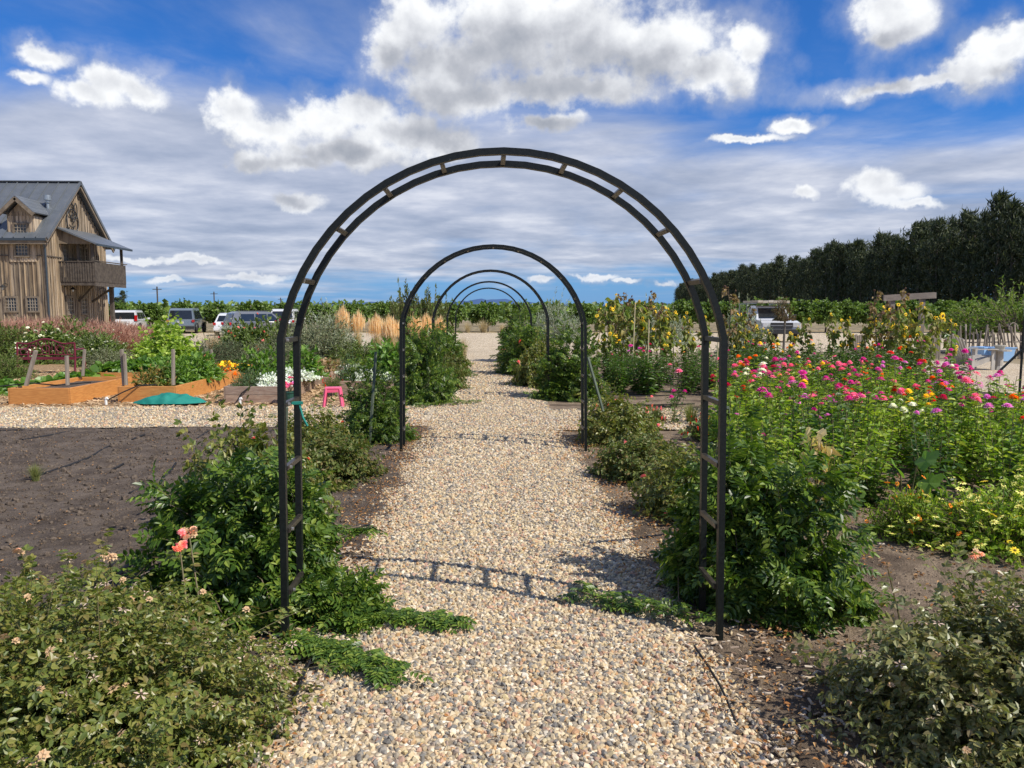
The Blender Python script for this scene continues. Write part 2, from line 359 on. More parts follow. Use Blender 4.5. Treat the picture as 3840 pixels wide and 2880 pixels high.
# ------------------------------------------------------------------ ground setting
def grid(x0, x1, y0, y1, step, zf, edge=None):
    nx = max(2, int((x1-x0)/step)+1); ny = max(2, int((y1-y0)/step)+1)
    X, Y = np.meshgrid(np.linspace(x0, x1, nx), np.linspace(y0, y1, ny)); X = X.copy(); Y = Y.copy()
    if edge: X, Y = edge(X, Y)
    Z = zf(X, Y); V = np.stack([X, Y, Z], -1).reshape(-1, 3)
    i = (np.arange(ny-1)[:, None]*nx+np.arange(nx-1)[None]).ravel()
    return V, np.stack([i, i+1, i+nx+1, i+nx], 1)
def struct(name, V, F, m_, smooth=False): return tag(put(name, mk(name, [(V, F, 0)], m_, smooth)), kind='structure')
M_soil = pmat('dark_soil', (.085, .066, .053), (.175, .140, .112), 3.5, .95, 1, 70, spec=.1, bdist=.03, extra=((.23, .185, .14), 42, .60, .70))
M_brown = pmat('brown_soil', (.20, .148, .102), (.33, .25, .175), 9, .95, 1, 60, spec=.1, bdist=.03, extra=((.125, .092, .066), 1.6, .45, .62))
M_ground = pmat('dry_ground', (.24, .19, .12), (.33, .27, .18), .05, .95, .3, 8, spec=.1)
M_mulch = pmat('wood_mulch', (.22, .13, .065), (.44, .31, .18), 24, .9, .8, 60, spec=.1, bdist=.02, extra=((.09, .055, .03), 40, .55, .65))
def gravelmat(name, sc_):
    m_, t, o = newmat(name); b = t.n('ShaderNodeBsdfPrincipled'); tcn = t.n('ShaderNodeTexCoord')
    vo = t.n('ShaderNodeTexVoronoi'); vo.inputs['Scale'].default_value = sc_; t.l(tcn.outputs['Object'], vo.inputs['Vector'])
    sp = t.n('ShaderNodeSeparateColor'); t.l(vo.outputs['Color'], sp.inputs[0])
    c = t.ramp(sp.outputs[0], [(0, (.20, .18, .15)), (.16, (.46, .35, .22)), (.42, (.66, .53, .35)), (.7, (.76, .64, .46)), (.88, (.84, .77, .62)), (1, (.42, .28, .17))])
    big = t.noise(tcn.outputs['Object'], .7, 4, .6); c = t.mix(t.m('MULTIPLY', t.step(big, .45, .7), .35), c, (.40, .31, .21))
    gap = t.step(vo.outputs['Distance'], .48, .62); c = t.mix(t.m('MULTIPLY', gap, .7), c, (.20, .15, .10))
    t.l(c, b.inputs['Base Color']); b.inputs['Roughness'].default_value = .85; b.inputs['Specular IOR Level'].default_value = .25
    bn = t.n('ShaderNodeBump'); bn.invert = True; bn.inputs['Strength'].default_value = .9; bn.inputs['Distance'].default_value = .012
    t.l(vo.outputs['Distance'], bn.inputs['Height']); t.l(bn.outputs[0], b.inputs['Normal']); t.l(b.outputs[0], o.inputs[0]); return m_
M_grav = gravelmat('pea_gravel', 48); M_grav_far = gravelmat('yard_gravel', 20)
struct('ground', [(-30000, -200, 0), (30000, -200, 0), (30000, 30000, 0), (-30000, 30000, 0)], [(0, 1, 2, 3)], M_ground)
n1 = snoise(3, 2, 6, 3.0); n2 = snoise(4, 2, 6, 22, 1.7); n3 = snoise(9, 2, 6, 1.7)
def zsoil(X, Y): P = np.stack([X, Y], -1); return .026+.014*n1(P)+.022*n2(P)*(.6+.4*n3(P))
V, F = grid(-13, -.55, .6, 10.62, .045, lambda X, Y: zsoil(X, Y)); struct('soil_bed', V, F, M_soil)
def zbr(X, Y): P = np.stack([X, Y], -1); return .014+.008*n1(P)+.004*n2(P)
V, F = grid(.7, 12, .6, 10.2, .05, zbr); struct('soil_bed', V, F, M_brown)
V, F = grid(.9, 16, 12.2, 24, .25, lambda X, Y: .010+.006*n1(np.stack([X, Y], -1))); struct('soil_bed', V, F, M_brown)
V, F = grid(-24, -1.0, 12.5, 31, .2, lambda X, Y: .008+.005*n1(np.stack([X, Y], -1))); struct('mulch', V, F, M_mulch)
def epath(X, Y):
    w = n1(np.stack([X*0, Y], -1)); w2 = n3(np.stack([X*0+7, Y*1.3], -1)); f = (X-.06)/.95
    return X+np.where(f < 0, -.06*w*np.abs(f), .06*w2*np.abs(f)), Y
def zpath(X, Y):
    f = np.abs((X-.06)/.95); return .042-.03*np.clip(f, 0, 1.2)**4+.004*n3(np.stack([X, Y], -1))
V, F = grid(-.89, 1.01, -.5, 32, .1, zpath, epath); struct('gravel_path', V, F, M_grav, True)
def ecross(X, Y): return X, Y+.10*n1(np.stack([X, Y*0+3], -1))
V, F = grid(-24, -.82, 10.5, 12.75, .15, lambda X, Y: .034+0*X, ecross); struct('gravel_path', V, F, M_grav)
V, F = grid(.92, 14, 10.1, 12.2, .15, lambda X, Y: .034+0*X, ecross); struct('gravel_path', V, F, M_grav)
def eyard(X, Y): return X, Y+.35*n3(np.stack([X*.4, Y*0+9], -1))
V, F = grid(-90, 90, 29.5, 58, 2.0, lambda X, Y: .018+0*X, eyard); struct('gravel_yard', V, F, M_grav_far)
V, F = grid(9.5, 16, 14.5, 24, .5, lambda X, Y: .024+0*X, ecross); struct('gravel_patio', V, F, M_grav)
# ---- loose stones on the paths: instanced, nobody could count them
def stones_obj(name, P, S, mat_, seed, nfaces=1):
    r = np.random.default_rng(seed); n = len(P); me = bpy.data.meshes.new(name); me.vertices.add(n)
    me.vertices.foreach_set('co', np.asarray(P, np.float32).ravel())
    for nm, dat in (('rot', r.uniform(0, 6.28, (n, 3))), ('scl', S*r.uniform(.65, 1.3, (n, 3)))):
        a = me.attributes.new(nm, 'FLOAT_VECTOR', 'POINT'); a.data.foreach_set('vector', np.asarray(dat, np.float32).ravel())
    a = me.attributes.new('rnd', 'FLOAT', 'POINT'); a.data.foreach_set('value', r.random(n).astype(np.float32))
    o = put(name, me); md = o.modifiers.new('scatter', 'NODES'); g = bpy.data.node_groups.new(name, 'GeometryNodeTree'); md.node_group = g
    g.interface.new_socket('Geometry', in_out='INPUT', socket_type='NodeSocketGeometry'); g.interface.new_socket('Geometry', in_out='OUTPUT', socket_type='NodeSocketGeometry')
    gi = g.nodes.new('NodeGroupInput'); go = g.nodes.new('NodeGroupOutput'); L = g.links.new
    iop = g.nodes.new('GeometryNodeInstanceOnPoints'); mp = g.nodes.new('GeometryNodeMeshToPoints')
    gj = g.nodes.new('GeometryNodeGeometryToInstance')
    for v in range(5):
        ic = g.nodes.new('GeometryNodeMeshIcoSphere'); ic.inputs['Radius'].default_value = 1; ic.inputs['Subdivisions'].default_value = nfaces
        sp = g.nodes.new('GeometryNodeSetPosition'); nz = g.nodes.new('ShaderNodeTexNoise'); nz.inputs['Scale'].default_value = .9
        pos = g.nodes.new('GeometryNodeInputPosition'); add = g.nodes.new('ShaderNodeVectorMath'); add.inputs[1].default_value = (v*3.7, v*1.3, v*5.1)
        L(pos.outputs[0], add.inputs[0]); L(add.outputs[0], nz.inputs['Vector'])
        sub = g.nodes.new('ShaderNodeVectorMath'); sub.operation = 'SUBTRACT'; sub.inputs[1].default_value = (.5, .5, .5); L(nz.outputs['Color'], sub.inputs[0])
        scn = g.nodes.new('ShaderNodeVectorMath'); scn.operation = 'SCALE'; scn.inputs['Scale'].default_value = 1.7; L(sub.outputs[0], scn.inputs[0])
        L(ic.outputs['Mesh'], sp.inputs['Geometry']); L(scn.outputs[0], sp.inputs['Offset'])
        sm = g.nodes.new('GeometryNodeSetMaterial'); sm.inputs['Material'].default_value = mat_; L(sp.outputs[0], sm.inputs[0]); L(sm.outputs[0], gj.inputs[0])
    L(gi.outputs[0], mp.inputs['Mesh']); L(mp.outputs[0], iop.inputs['Points']); L(gj.outputs[0], iop.inputs['Instance'])
    iop.inputs['Pick Instance'].default_value = True
    def attr(nm, t_):
        a_ = g.nodes.new('GeometryNodeInputNamedAttribute'); a_.data_type = t_; a_.inputs['Name'].default_value = nm
        return [q for q in a_.outputs if q.enabled and q.name == 'Attribute'][0]
    L(attr('rot', 'FLOAT_VECTOR'), iop.inputs['Rotation']); L(attr('scl', 'FLOAT_VECTOR'), iop.inputs['Scale'])
    L(iop.outputs[0], go.inputs[0]); me.materials.append(mat_); o.data.update(); return o
m_st, t, o_ = newmat('river_stone'); b = t.n('ShaderNodeBsdfPrincipled'); at = t.n('ShaderNodeAttribute', attribute_type='INSTANCER', attribute_name='rnd')
c = t.ramp(at.outputs['Fac'], [(0, (.16, .16, .16)), (.15, (.25, .245, .235)), (.27, (.34, .29, .22)), (.36, (.54, .42, .25)), (.5, (.66, .54, .35)), (.64, (.70, .60, .43)), (.70, (.80, .75, .64)), (.76, (.58, .36, .16)), (.85, (.52, .32, .24)), (.92, (.28, .26, .23)), (1, (.70, .58, .32))])
tcn = t.n('ShaderNodeTexCoord'); c = t.mix(1.0, c, (.90, .86, .79), 'MULTIPLY'); c = t.mix(t.m('MULTIPLY', t.step(t.noise(tcn.outputs['Object'], 3, 4, .6), .4, .65), .2), c, (.50, .42, .29))
t.l(c, b.inputs['Base Color']); b.inputs['Roughness'].default_value = .6; b.inputs['Specular IOR Level'].default_value = .35; t.l(b.outputs[0], o_.inputs[0])
rg = np.random.default_rng(11)
def scat(x0, x1, y0, y1, dens_, zf, size, edge=None, jz=.004):
    n = int((x1-x0)*(y1-y0)*dens_); X = rg.uniform(x0, x1, n); Y = rg.uniform(y0, y1, n); kp = rg.random(n) < 1.0+.45*np.clip(snoise(61, 2, 4, 2.2)(np.stack([X, Y], 1)), -1, 0); X = X[kp]; Y = Y[kp]; n = len(X); Z = zf(X, Y)+rg.uniform(-jz, jz, n)
    if edge: X, Y = edge(X, Y)
    return np.stack([X, Y, Z], 1), rg.uniform(.6, 1.3, (n, 1))*size
pts = []; szs = []
for y0, y1, dn, s_ in ((1.3, 4.5, 3900, .0112), (4.5, 8, 3000, .0118), (8, 14, 1500, .0145), (14, 24, 620, .018)):
    P, S = scat(-.93, 1.06, y0, y1, dn, zpath, s_, epath); pts.append(P); szs.append(S)
P, S = scat(-1.2, -.85, 1.3, 9, 70, lambda X, Y: .03+0*X, .011); pts.append(P); szs.append(S)
P, S = scat(.95, 1.4, 1.3, 9, 80, lambda X, Y: .022+0*X, .011); pts.append(P); szs.append(S)
P = np.concatenate(pts); S = np.concatenate(szs)
tag(stones_obj('gravel', P, S, m_st, 5), 'multicoloured tan and grey river gravel covering the middle path', 'gravel', kind='stuff')
pts = []; szs = []
P, S = scat(-9.5, -.9, 10.5, 12.75, 750, lambda X, Y: .038+0*X, .015, ecross); pts.append(P); szs.append(S)
P, S = scat(.98, 9.5, 10.1, 12.2, 600, lambda X, Y: .038+0*X, .015, ecross); pts.append(P); szs.append(S)
tag(stones_obj('gravel', np.concatenate(pts), np.concatenate(szs), m_st, 6), 'pale gravel on the cross paths beside the raised beds', 'gravel', kind='stuff')
# clods and litter
M_clod = pmat('soil_clod', (.06, .046, .036), (.16, .125, .095), 1.5, .95, spec=.1)
P, S = scat(-9.5, -.95, 1.6, 10.4, 300, zsoil, .011); S *= rg.choice([.7, 1.2, 2.4], (len(S), 1), p=[.6, .3, .1])
tag(stones_obj('soil_clods', P, S, M_clod, 7), 'dark crumbs and clods of soil over the bare bed', 'soil', kind='stuff')
M_clod2 = pmat('brown_clod', (.15, .11, .075), (.27, .21, .15), 1.5, .95, spec=.1)
P, S = scat(1.0, 7.5, 1.6, 9.8, 330, zbr, .008)
tag(stones_obj('soil_clods', P, S, M_clod2, 8), 'brown crumbs of soil around the flower bed', 'soil', kind='stuff')
M_litter = leafmat('dry_leaf', [(.22, .09, .03), (.36, .17, .06), (.48, .30, .14), (.16, .08, .04)], .15, .7, .2)
M_chip = leafmat('wood_chip', [(.30, .20, .12), (.46, .36, .25), (.58, .50, .40), (.22, .14, .09)], 0, .8, .2)
def litter(name, label, n, pf, size, mat_, T, seed, flatn=.35):
    r = np.random.default_rng(seed); P = pf(r, n); a = r.uniform(0, 6.28, n); d = np.stack([np.cos(a), np.sin(a), r.normal(0, .12, n)], 1)
    nn = np.stack([r.normal(0, flatn, n), r.normal(0, flatn, n), np.ones(n)], 1); V, F = inst(T, P, d, nn, size*r.uniform(.5, 1.4, n))
    tag(put(name, mk(name, [(V, F, 0)], mat_)), label, 'litter', kind='stuff')
def pf_edge(r, n):
    y = r.uniform(1.6, 11, n)**1.0; side = r.random(n) < .55; x = np.where(side, -.93+r.normal(0, .14, n), 1.08+r.normal(0, .16, n)); q = snoise(21, 2, 4, 1.6)(np.stack([x*.3+side*5, y], 1))
    k = q > -.25; x = np.where(k, x, np.where(side, -1.25, 1.4)+r.normal(0, .12, n)); return np.stack([x, y, .045+r.uniform(0, .012, n)], 1)
TL = t_leaf(1, .5, .3, .25)
litter('dry_leaves', 'rust brown fallen leaves along both edges of the gravel path', 7000, pf_edge, .019, M_litter, TL, 2)
chipT = (np.array([(-.13, 0, 0), (.13, 0, 0), (.1, 1, .02), (-.08, 1, .02), (-.13, 0, -.12), (.13, 0, -.12), (.1, 1, -.12), (-.08, 1, -.12)]), np.array([(0, 1, 2, 3), (4, 7, 6, 5), (0, 4, 5, 1), (2, 6, 7, 3), (0, 3, 7, 4), (1, 5, 6, 2)]))
litter('dry_leaves', 'few dry leaves and flakes scattered over the gravel path', 600, lambda r, n: np.stack([r.uniform(-.8, .95, n), r.uniform(1.7, 12, n), r.uniform(.055, .065, n)], 1), .017, M_litter, TL, 12)
litter('wood_chips', 'bleached wood chips strewn on the bare ground right of the path', 1100, lambda r, n: np.stack([r.normal(1.35, .42, n), r.uniform(1.7, 5, n), r.uniform(.03, .045, n)], 1), .034, M_chip, chipT, 3, .12)
litter('wood_chips', 'small dry flakes and bark crumbs on the brown soil by the flower bed', 5000, lambda r, n: np.stack([r.uniform(1.2, 7, n), r.uniform(2.5, 9.5, n), r.uniform(.018, .028, n)], 1), .024, M_litter, TL, 31)
litter('dry_leaves', 'tiny dry flakes scattered over the dark soil bed', 2600, lambda r, n: np.stack([r.uniform(-8, -1, n), r.uniform(2.5, 10.3, n), r.uniform(.03, .05, n)], 1), .016, M_litter, TL, 32)
litter('wood_chips', 'brown wood chips spread round the raised beds', 15000, lambda r, n: np.stack([r.uniform(-12, -1.6, n), r.uniform(12.6, 21, n), r.uniform(.02, .035, n)], 1), .075, leafmat('mulch_chip', [(.20, .11, .05), (.42, .28, .15), (.60, .45, .28), (.12, .07, .04)], 0, .85, .15), chipT, 4, .15)
litter('wood_chips', 'brown bark pieces along the left edge of the path', 900, lambda r, n: np.stack([r.normal(-.93, .13, n), r.uniform(1.7, 5, n), r.uniform(.035, .05, n)], 1), .045, M_chip, chipT, 13, .12)
# ------------------------------------------------------------------ hills and far land
M_hill = pmat('hill_painted_haze', (.075, .13, .25), (.065, .115, .235), .001, 1, spec=0)  # blue distance haze is painted into the base colour, no haze volume
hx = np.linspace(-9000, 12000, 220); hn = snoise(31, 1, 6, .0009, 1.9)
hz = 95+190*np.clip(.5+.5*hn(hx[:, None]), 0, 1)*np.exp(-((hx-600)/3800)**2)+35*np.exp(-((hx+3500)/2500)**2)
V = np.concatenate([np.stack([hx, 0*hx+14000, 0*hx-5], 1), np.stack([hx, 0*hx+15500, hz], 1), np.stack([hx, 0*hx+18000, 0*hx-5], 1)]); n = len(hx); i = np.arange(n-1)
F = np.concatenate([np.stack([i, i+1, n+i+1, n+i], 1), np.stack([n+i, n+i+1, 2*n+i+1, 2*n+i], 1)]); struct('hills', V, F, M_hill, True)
# ------------------------------------------------------------------ foliage materials
M_vine = leafmat('creeper_leaf', [(.026, .056, .009), (.044, .088, .013), (.070, .125, .018), (.11, .17, .024), (.20, .25, .04)], .25, .38, .4, 3)
M_rose = leafmat('rose_leaf', [(.06, .085, .018), (.10, .13, .025), (.15, .175, .034), (.22, .215, .05), (.15, .11, .035)], .25, .40, .5, 3)
M_rose_g = leafmat('grey_rose_leaf', [(.08, .10, .032), (.125, .14, .045), (.18, .185, .065), (.24, .225, .09), (.16, .12, .05)], .22, .38, .55, 3)
M_rose_b = leafmat('far_rose_leaf', [(.05, .08, .018), (.085, .115, .025), (.125, .14, .032), (.15, .11, .04)], .22, .5, .35, 3)
M_stem = pmat('green_stem', (.10, .11, .035), (.14, .10, .045), 20, .6)
M_stem_b = pmat('brown_stem', (.11, .075, .045), (.2, .15, .1), 20, .8)
M_zin = leafmat('zinnia_leaf', [(.085, .15, .018), (.15, .235, .026), (.23, .31, .04), (.38, .40, .08)], .32, .5, .35, 2)
M_zin_d = leafmat('dark_zinnia_leaf', [(.035, .075, .014), (.06, .12, .02), (.10, .17, .03)], .28, .45, .4, 2)
M_sun = leafmat('sunflower_leaf', [(.10, .15, .03), (.16, .20, .045), (.22, .23, .06), (.26, .21, .09), (.09, .14, .03)], .25, .6, .3, 2)
M_dead = leafmat('dead_leaf', [(.22, .15, .08), (.32, .24, .14), (.16, .10, .05)], .2, .8, .2)
M_grape = leafmat('grape_leaf', [(.04, .075, .015), (.07, .12, .022), (.12, .185, .035), (.17, .235, .05)], .2, .45, .4, 1.2)
M_olive = leafmat('olive_leaf', [(.17, .20, .135), (.26, .295, .21), (.34, .375, .29)], .12, .55, .4, 1.5)
M_sage = leafmat('sage_leaf', [(.13, .15, .08), (.19, .21, .12), (.25, .265, .16)], .15, .7, .25, 1.5)
M_grn = leafmat('shrub_leaf', [(.06, .095, .02), (.10, .145, .03), (.15, .195, .045)], .2, .55, .3, 1.6)
M_lime = leafmat('bean_leaf', [(.12, .20, .03), (.24, .33, .05), (.40, .46, .12)], .35, .5, .35, 2)
M_veg = leafmat('vegetable_leaf', [(.06, .13, .02), (.10, .19, .03), (.17, .27, .045)], .3, .42, .45, 2)
M_grey = leafmat('grey_leaf', [(.16, .19, .15), (.24, .28, .23), (.32, .35, .30)], .15, .7, .2, 2)
M_cas = leafmat('pine_needle', [(.018, .028, .013), (.030, .044, .020), (.052, .068, .030), (.10, .108, .050)], .12, .6, .25, .35, amp=.5)
M_bark = pmat('grey_bark', (.10, .085, .07), (.19, .165, .14), 5, .9, .6, 20, stretch=(1, 1, .2))
M_gold = leafmat('reed_plume', [(.68, .48, .24), (.78, .62, .36), (.84, .72, .50)], .4, .7, .2, 1, tcol=(1.1, 1.1, 1), amp=.2)
M_pink = leafmat('muhly_plume', [(.27, .14, .10), (.38, .21, .15), (.42, .29, .20)], .3, .8, .15, 1, tcol=(1.3, 1, .9))
M_gblade = leafmat('grass_blade', [(.10, .14, .04), (.17, .19, .06), (.26, .23, .10)], .25, .6, .3, 1)
M_straw = leafmat('straw_blade', [(.38, .30, .16), (.5, .42, .25), (.3, .25, .12)], .25, .7, .2, 1, tcol=(1.2, 1.1, .9))
M_white = flat('white_petal', (.82, .82, .78), .6)
def petalmat(nm, c, c2): return leafmat(nm, [c, c2], .25, .6, .25, 4, tcol=(1.3, 1.2, 1.2), amp=.12)
PET = {'magenta': petalmat('magenta_petal', (.60, .03, .28), (.74, .07, .42)), 'crimson': petalmat('crimson_petal', (.52, .015, .09), (.66, .03, .16)),
 'pink': petalmat('pink_petal', (.78, .17, .30), (.86, .30, .44)), 'red': petalmat('red_petal', (.62, .015, .01), (.74, .04, .015)), 'orange': petalmat('orange_petal', (.80, .20, .01), (.88, .32, .02)),
 'yellow': petalmat('yellow_petal', (.84, .58, .02), (.90, .72, .06)), 'white': petalmat('cream_petal', (.78, .80, .62), (.85, .85, .75)), 'lilac': petalmat('lilac_petal', (.66, .16, .50), (.78, .34, .64)),
 'coral': petalmat('coral_petal', (.80, .17, .10), (.88, .32, .20)), 'rosepink': petalmat('rose_pink_petal', (.80, .22, .22), (.88, .46, .42)), 'dry': petalmat('dry_petal', (.46, .28, .14), (.62, .46, .28)), 'peach': petalmat('peach_petal', (.85, .42, .22), (.88, .62, .44))}
M_eye = pmat('flower_eye', (.20, .10, .02), (.45, .28, .03), 60, .8)
M_eyeb = pmat('brown_seed_disc', (.05, .028, .015), (.10, .06, .03), 60, .9)
# ---- flower heads, face up (+Z)
def flower_mesh(name, pm, em, rr=1., rings=((14, 1., .05, .22), (11, .72, .18, .22), (8, .45, .3, .2)), ctr=.2):
    mb = MB(); r = random.Random(len(name))
    for q, (n, L, lift, w) in enumerate(rings):
        for i in range(n):
            a = 2*math.pi*(i+.5*(q % 2))/n+r.uniform(-.08, .08); ca, sa = math.cos(a), math.sin(a); L2 = L*r.uniform(.9, 1.08)
            z = lift; zz = lift+.18*L*(q+.3)
            V = [(ca*.08*L2, sa*.08*L2, z), (ca*.6*L2-sa*w, sa*.6*L2+ca*w, zz), (ca*L2, sa*L2, zz-.12*L), (ca*.6*L2+sa*w, sa*.6*L2-ca*w, zz)]
            mb.raw(np.array(V)*rr, [(0, 3, 2, 1)])
    mb.lathe([(0, .34*rr), (ctr*.7*rr, .32*rr), (ctr*rr, .2*rr)], n=7, k=1); return mb.mesh(name, [pm, em])
ZF = {k: [flower_mesh('zinnia_head', PET[k], M_eye, 1.0), flower_mesh('zinnia_bloom', PET[k], M_eye, 1.0, ((15, 1, .0, .2), (13, .82, .16, .2), (10, .62, .34, .2), (7, .4, .5, .18)), .12)] for k in PET}
SF = flower_mesh('sunflower_head', PET['yellow'], M_eyeb, 1.0, ((14, 1, .05, .17), (12, .9, .1, .15)), .42)
STARF = flower_mesh('spent_bloom', petalmat('spent_petal', (.46, .33, .24), (.62, .48, .38)), M_eyeb, 1.0, ((5, 1, .0, .16),), .22)
DRYF = flower_mesh('dry_bloom', PET['dry'], M_eyeb, 1.0, ((7, .9, .1, .25), (5, .6, .4, .25)), .1)
def seedhead():
    mb = MB(); mb.lathe([(.02, -.35), (.5, -.3), (.62, .0), (.5, .15), (.05, .1)], n=8)
    for i in range(10):
        a = i*.628; mb.raw([(math.cos(a)*.5, math.sin(a)*.5, 0), (math.cos(a+.25)*.55, math.sin(a+.25)*.55, -.1), (math.cos(a+.1)*1.0, math.sin(a+.1)*1.0, -.35)], [(0, 1, 2)])
    return mb.mesh('seed_head', pmat('dry_seed_head', (.09, .045, .028), (.18, .10, .06), 20, .9))
SH = seedhead()
# ------------------------------------------------------------------ arches
M_steel = pmat('green_black_steel', (.006, .008, .0075), (.012, .015, .014), 60, .42, .1, 200, spec=.3, extra=((.10, .10, .09), 40, .74, .8))
M_rung = pmat('worn_bronze_rung', (.03, .027, .023), (.085, .072, .058), 40, .4, metal=.4)
AX = .085; HW = 1.03; LEGZ = 1.47; TOP = 2.325
Rr = (HW**2+(TOP-LEGZ)**2)/(2*(TOP-LEGZ)); ZC = TOP-Rr; A0 = math.asin((LEGZ-ZC)/Rr)
def hoop_pts():
    out = [(-HW-.018, 0, -.05), (-HW, 0, LEGZ)]; n = 26
    for i in range(1, n): a = math.pi-A0-(math.pi-2*A0)*i/n; out.append((Rr*math.cos(a), 0, ZC+Rr*math.sin(a)))
    return out+[(HW, 0, LEGZ), (HW+.018, 0, -.05)]
def hoop(w=.030, d=.033):
    P = [Vector(p) for p in hoop_pts()]; V = []; F = []
    for i, p in enumerate(P):
        t_ = (P[min(i+1, len(P)-1)]-P[max(i-1, 0)]).normalized(); nn = Vector((-t_.z, 0, t_.x))
        sc2 = 1/max(.6, abs(t_.dot((P[min(i+1, len(P)-1)]-P[i if i+1 < len(P) else i-1]).normalized())))
        for a, b2 in ((-1, -1), (1, -1), (1, 1), (-1, 1)): V.append(tuple(p+nn*a*w/2*sc2+Vector((0, b2*d/2, 0))))
    for i in range(len(P)-1):
        for j in range(4): F.append((i*4+j, i*4+(j+1) % 4, i*4+4+(j+1) % 4, i*4+4+j))
    return MB().raw(V, F).raw(V, [(3, 2, 1, 0)]).raw(V, [tuple(range(len(V)-4, len(V)))]).mesh('hoop', M_steel)
hoopm = hoop(); rungm = MB().box((0, 0, 0), (.022, .262, .022)).mesh('rung', M_rung); 
boltm = MB().lathe([(0, .012), (.008, .01), (.009, 0)], n=6).mesh('bolt', flat('bolt_metal', (.45, .43, .4), .4, .8))
rungs = []
for sgn in (-1, 1):
    for i in range(5): rungs.append((sgn*HW, LEGZ-.005-.3*i, 0))
for i in range(1, 10): a = math.pi-A0-(math.pi-2*A0)*i/10; rungs.append((Rr*math.cos(a), ZC+Rr*math.sin(a), a))
ARCH = [(3.58, 'nearest and largest black metal garden arch over the gravel path'), (8.62, 'second black metal arch over the path, framed inside the nearest arch'),
        (13.75, 'third black metal arch over the path, middle one of the five'), (18.9, 'fourth black metal arch down the path, one before the farthest'), (24.1, 'farthest and smallest black metal arch at the end of the path')]
for y_, lb in ARCH:
    o = thing('garden_arch', lb, 'arch', (AX, y_, 0), 0, 'black metal arches over the path')
    put('hoop', hoopm, o); put('hoop', hoopm, o, (0, .30, 0))
    for x_, z_, a in rungs:
        r_ = put('rung', rungm, o, (x_, .15, z_), (0, -a, 0)); put('bolt', boltm, r_, (.014 if abs(x_) > 1 else -.014, -.1, 0), (0, R(90), 0))
# ------------------------------------------------------------------ near bushes
TV7 = t_comp(4, .12, .042, .021); TV5 = t_comp(2, .055, .027, .016); TV5s = t_comp(2, .06, .032, .019); TQ = t_leaf(1, .5, .15, .15); TQ1 = t_leaf(1, .55, .15, .15, False)
def rosefl(k): return ZF[k]
# the two big rose bushes in the foreground
bush('rose_bush', 'large spreading olive green rose bush with spent blooms at the near left', 'rose bush', (-1.62, 2.72, 0), 'rb1', ((1, (.86, .72, .57), 700, 18, TV5, M_rose, M_stem), dict(lump=.25, ls=(.6, 1.1), ste=.003, low=-.05, t0=.22)), flowers=[STARF, STARF, DRYF], nfl=190, fsize=.021, fname='spent_bloom')
bush('rose_bush', 'olive rose bush at the left border of the picture behind the big spreading one', 'rose bush', (-2.75, 3.15, 0), 'rb1', None, rz=2.3, s=(.8, .8, .85), flowers=[STARF, DRYF], nfl=40, fsize=.018, seed=4, fname='spent_bloom')
bush('rose_bush', 'grey green rose bush with dry flower stalks at the near right corner', 'rose bush', (2.16, 2.62, 0), 'rb2', ((8, (.86, .68, .53), 780, 17, TV5s, M_rose_g, M_stem), dict(lump=.25, ls=(.55, 1.05), ste=.003, low=-.05, t0=.22)), flowers=[STARF, STARF, DRYF], nfl=90, fsize=.019, fname='spent_bloom')
# creepers on the nearest arch
bush('trumpet_creeper', 'glossy dark green creeper round the left leg of the nearest arch', 'creeper', (-1.27, 4.15, 0), 'tc1', ((3, (.47, .48, .97), 300, 16, TV7, M_vine, M_stem_b), dict(lump=.5, ls=(.7, 1.2), base=.5, t0=.15, arch=.35, low=-.25)))
bush('trumpet_creeper', 'glossy dark green creeper round the right leg of the nearest arch', 'creeper', (1.46, 4.08, 0), 'tc2', ((5, (.38, .44, .80), 270, 16, TV7, M_vine, M_stem_b), dict(lump=.5, ls=(.7, 1.2), base=.5, t0=.15, arch=.35, low=-.25)))
bush('trumpet_creeper', 'low mound of creeper spilling on the gravel at the left arch foot', 'creeper', (-.74, 3.86, 0), 'tc3', ((15, (.20, .17, .20), 60, 10, TV7, M_vine, M_stem_b), dict(lump=.4, ls=(.6, 1.0), base=.5, t0=.1, low=-.1)))
def trail(name, label, pts, n, seed, parent_loc=None, w=.02, rise=.03):
    n = int(n*1.7); r = np.random.default_rng(seed); P = np.array(pts, float); L = np.linspace(0, 1, n); k = len(P)-1
    q = np.stack([np.interp(L*k, np.arange(k+1), P[:, i]) for i in range(3)], 1); p0 = q[0].copy()
    q2 = q+r.normal(0, w, (n, 3))*[1, 1, .2]; q2[:, 2] = np.abs(q2[:, 2])+rise
    a = r.uniform(0, 6.28, n); d = np.stack([np.cos(a), np.sin(a), r.uniform(0, .3, n)], 1)
    V, F = inst(TV7, q2-p0, d, np.stack([r.normal(0, .3, n), r.normal(0, .3, n), np.ones(n)], 1), r.uniform(.5, .9, n)); V[:, 2] = np.maximum(V[:, 2], .06-p0[2])
    o = thing(name, label, 'creeper', tuple(p0)); tag(put('foliage', mk('foliage', [(V, F, 0)], M_vine), o), kind='stuff')
    MB().tube([tuple(x-p0+np.array([0, 0, .02])) for x in q[::6]], .004, 4).build('stems', M_stem_b, o)
def g3(X, Y, z=.06): return G(X, Y, z)
trail('creeper_runner', 'green creeper runner reaching right across the gravel from the left arch foot', [g3(760, 1345), g3(830, 1333), g3(900, 1342), g3(995, 1350)], 70, 1)
trail('creeper_runner', 'green creeper runner slanting towards the viewer from the left arch foot', [g3(630, 1385), g3(700, 1405), g3(770, 1428), g3(850, 1462)], 85, 2)
trail('creeper_runner', 'shaded creeper runner lying on the gravel left of the right arch foot', [g3(1500, 1335), g3(1400, 1315), g3(1320, 1308), g3(1240, 1280)], 55, 3, w=.04)
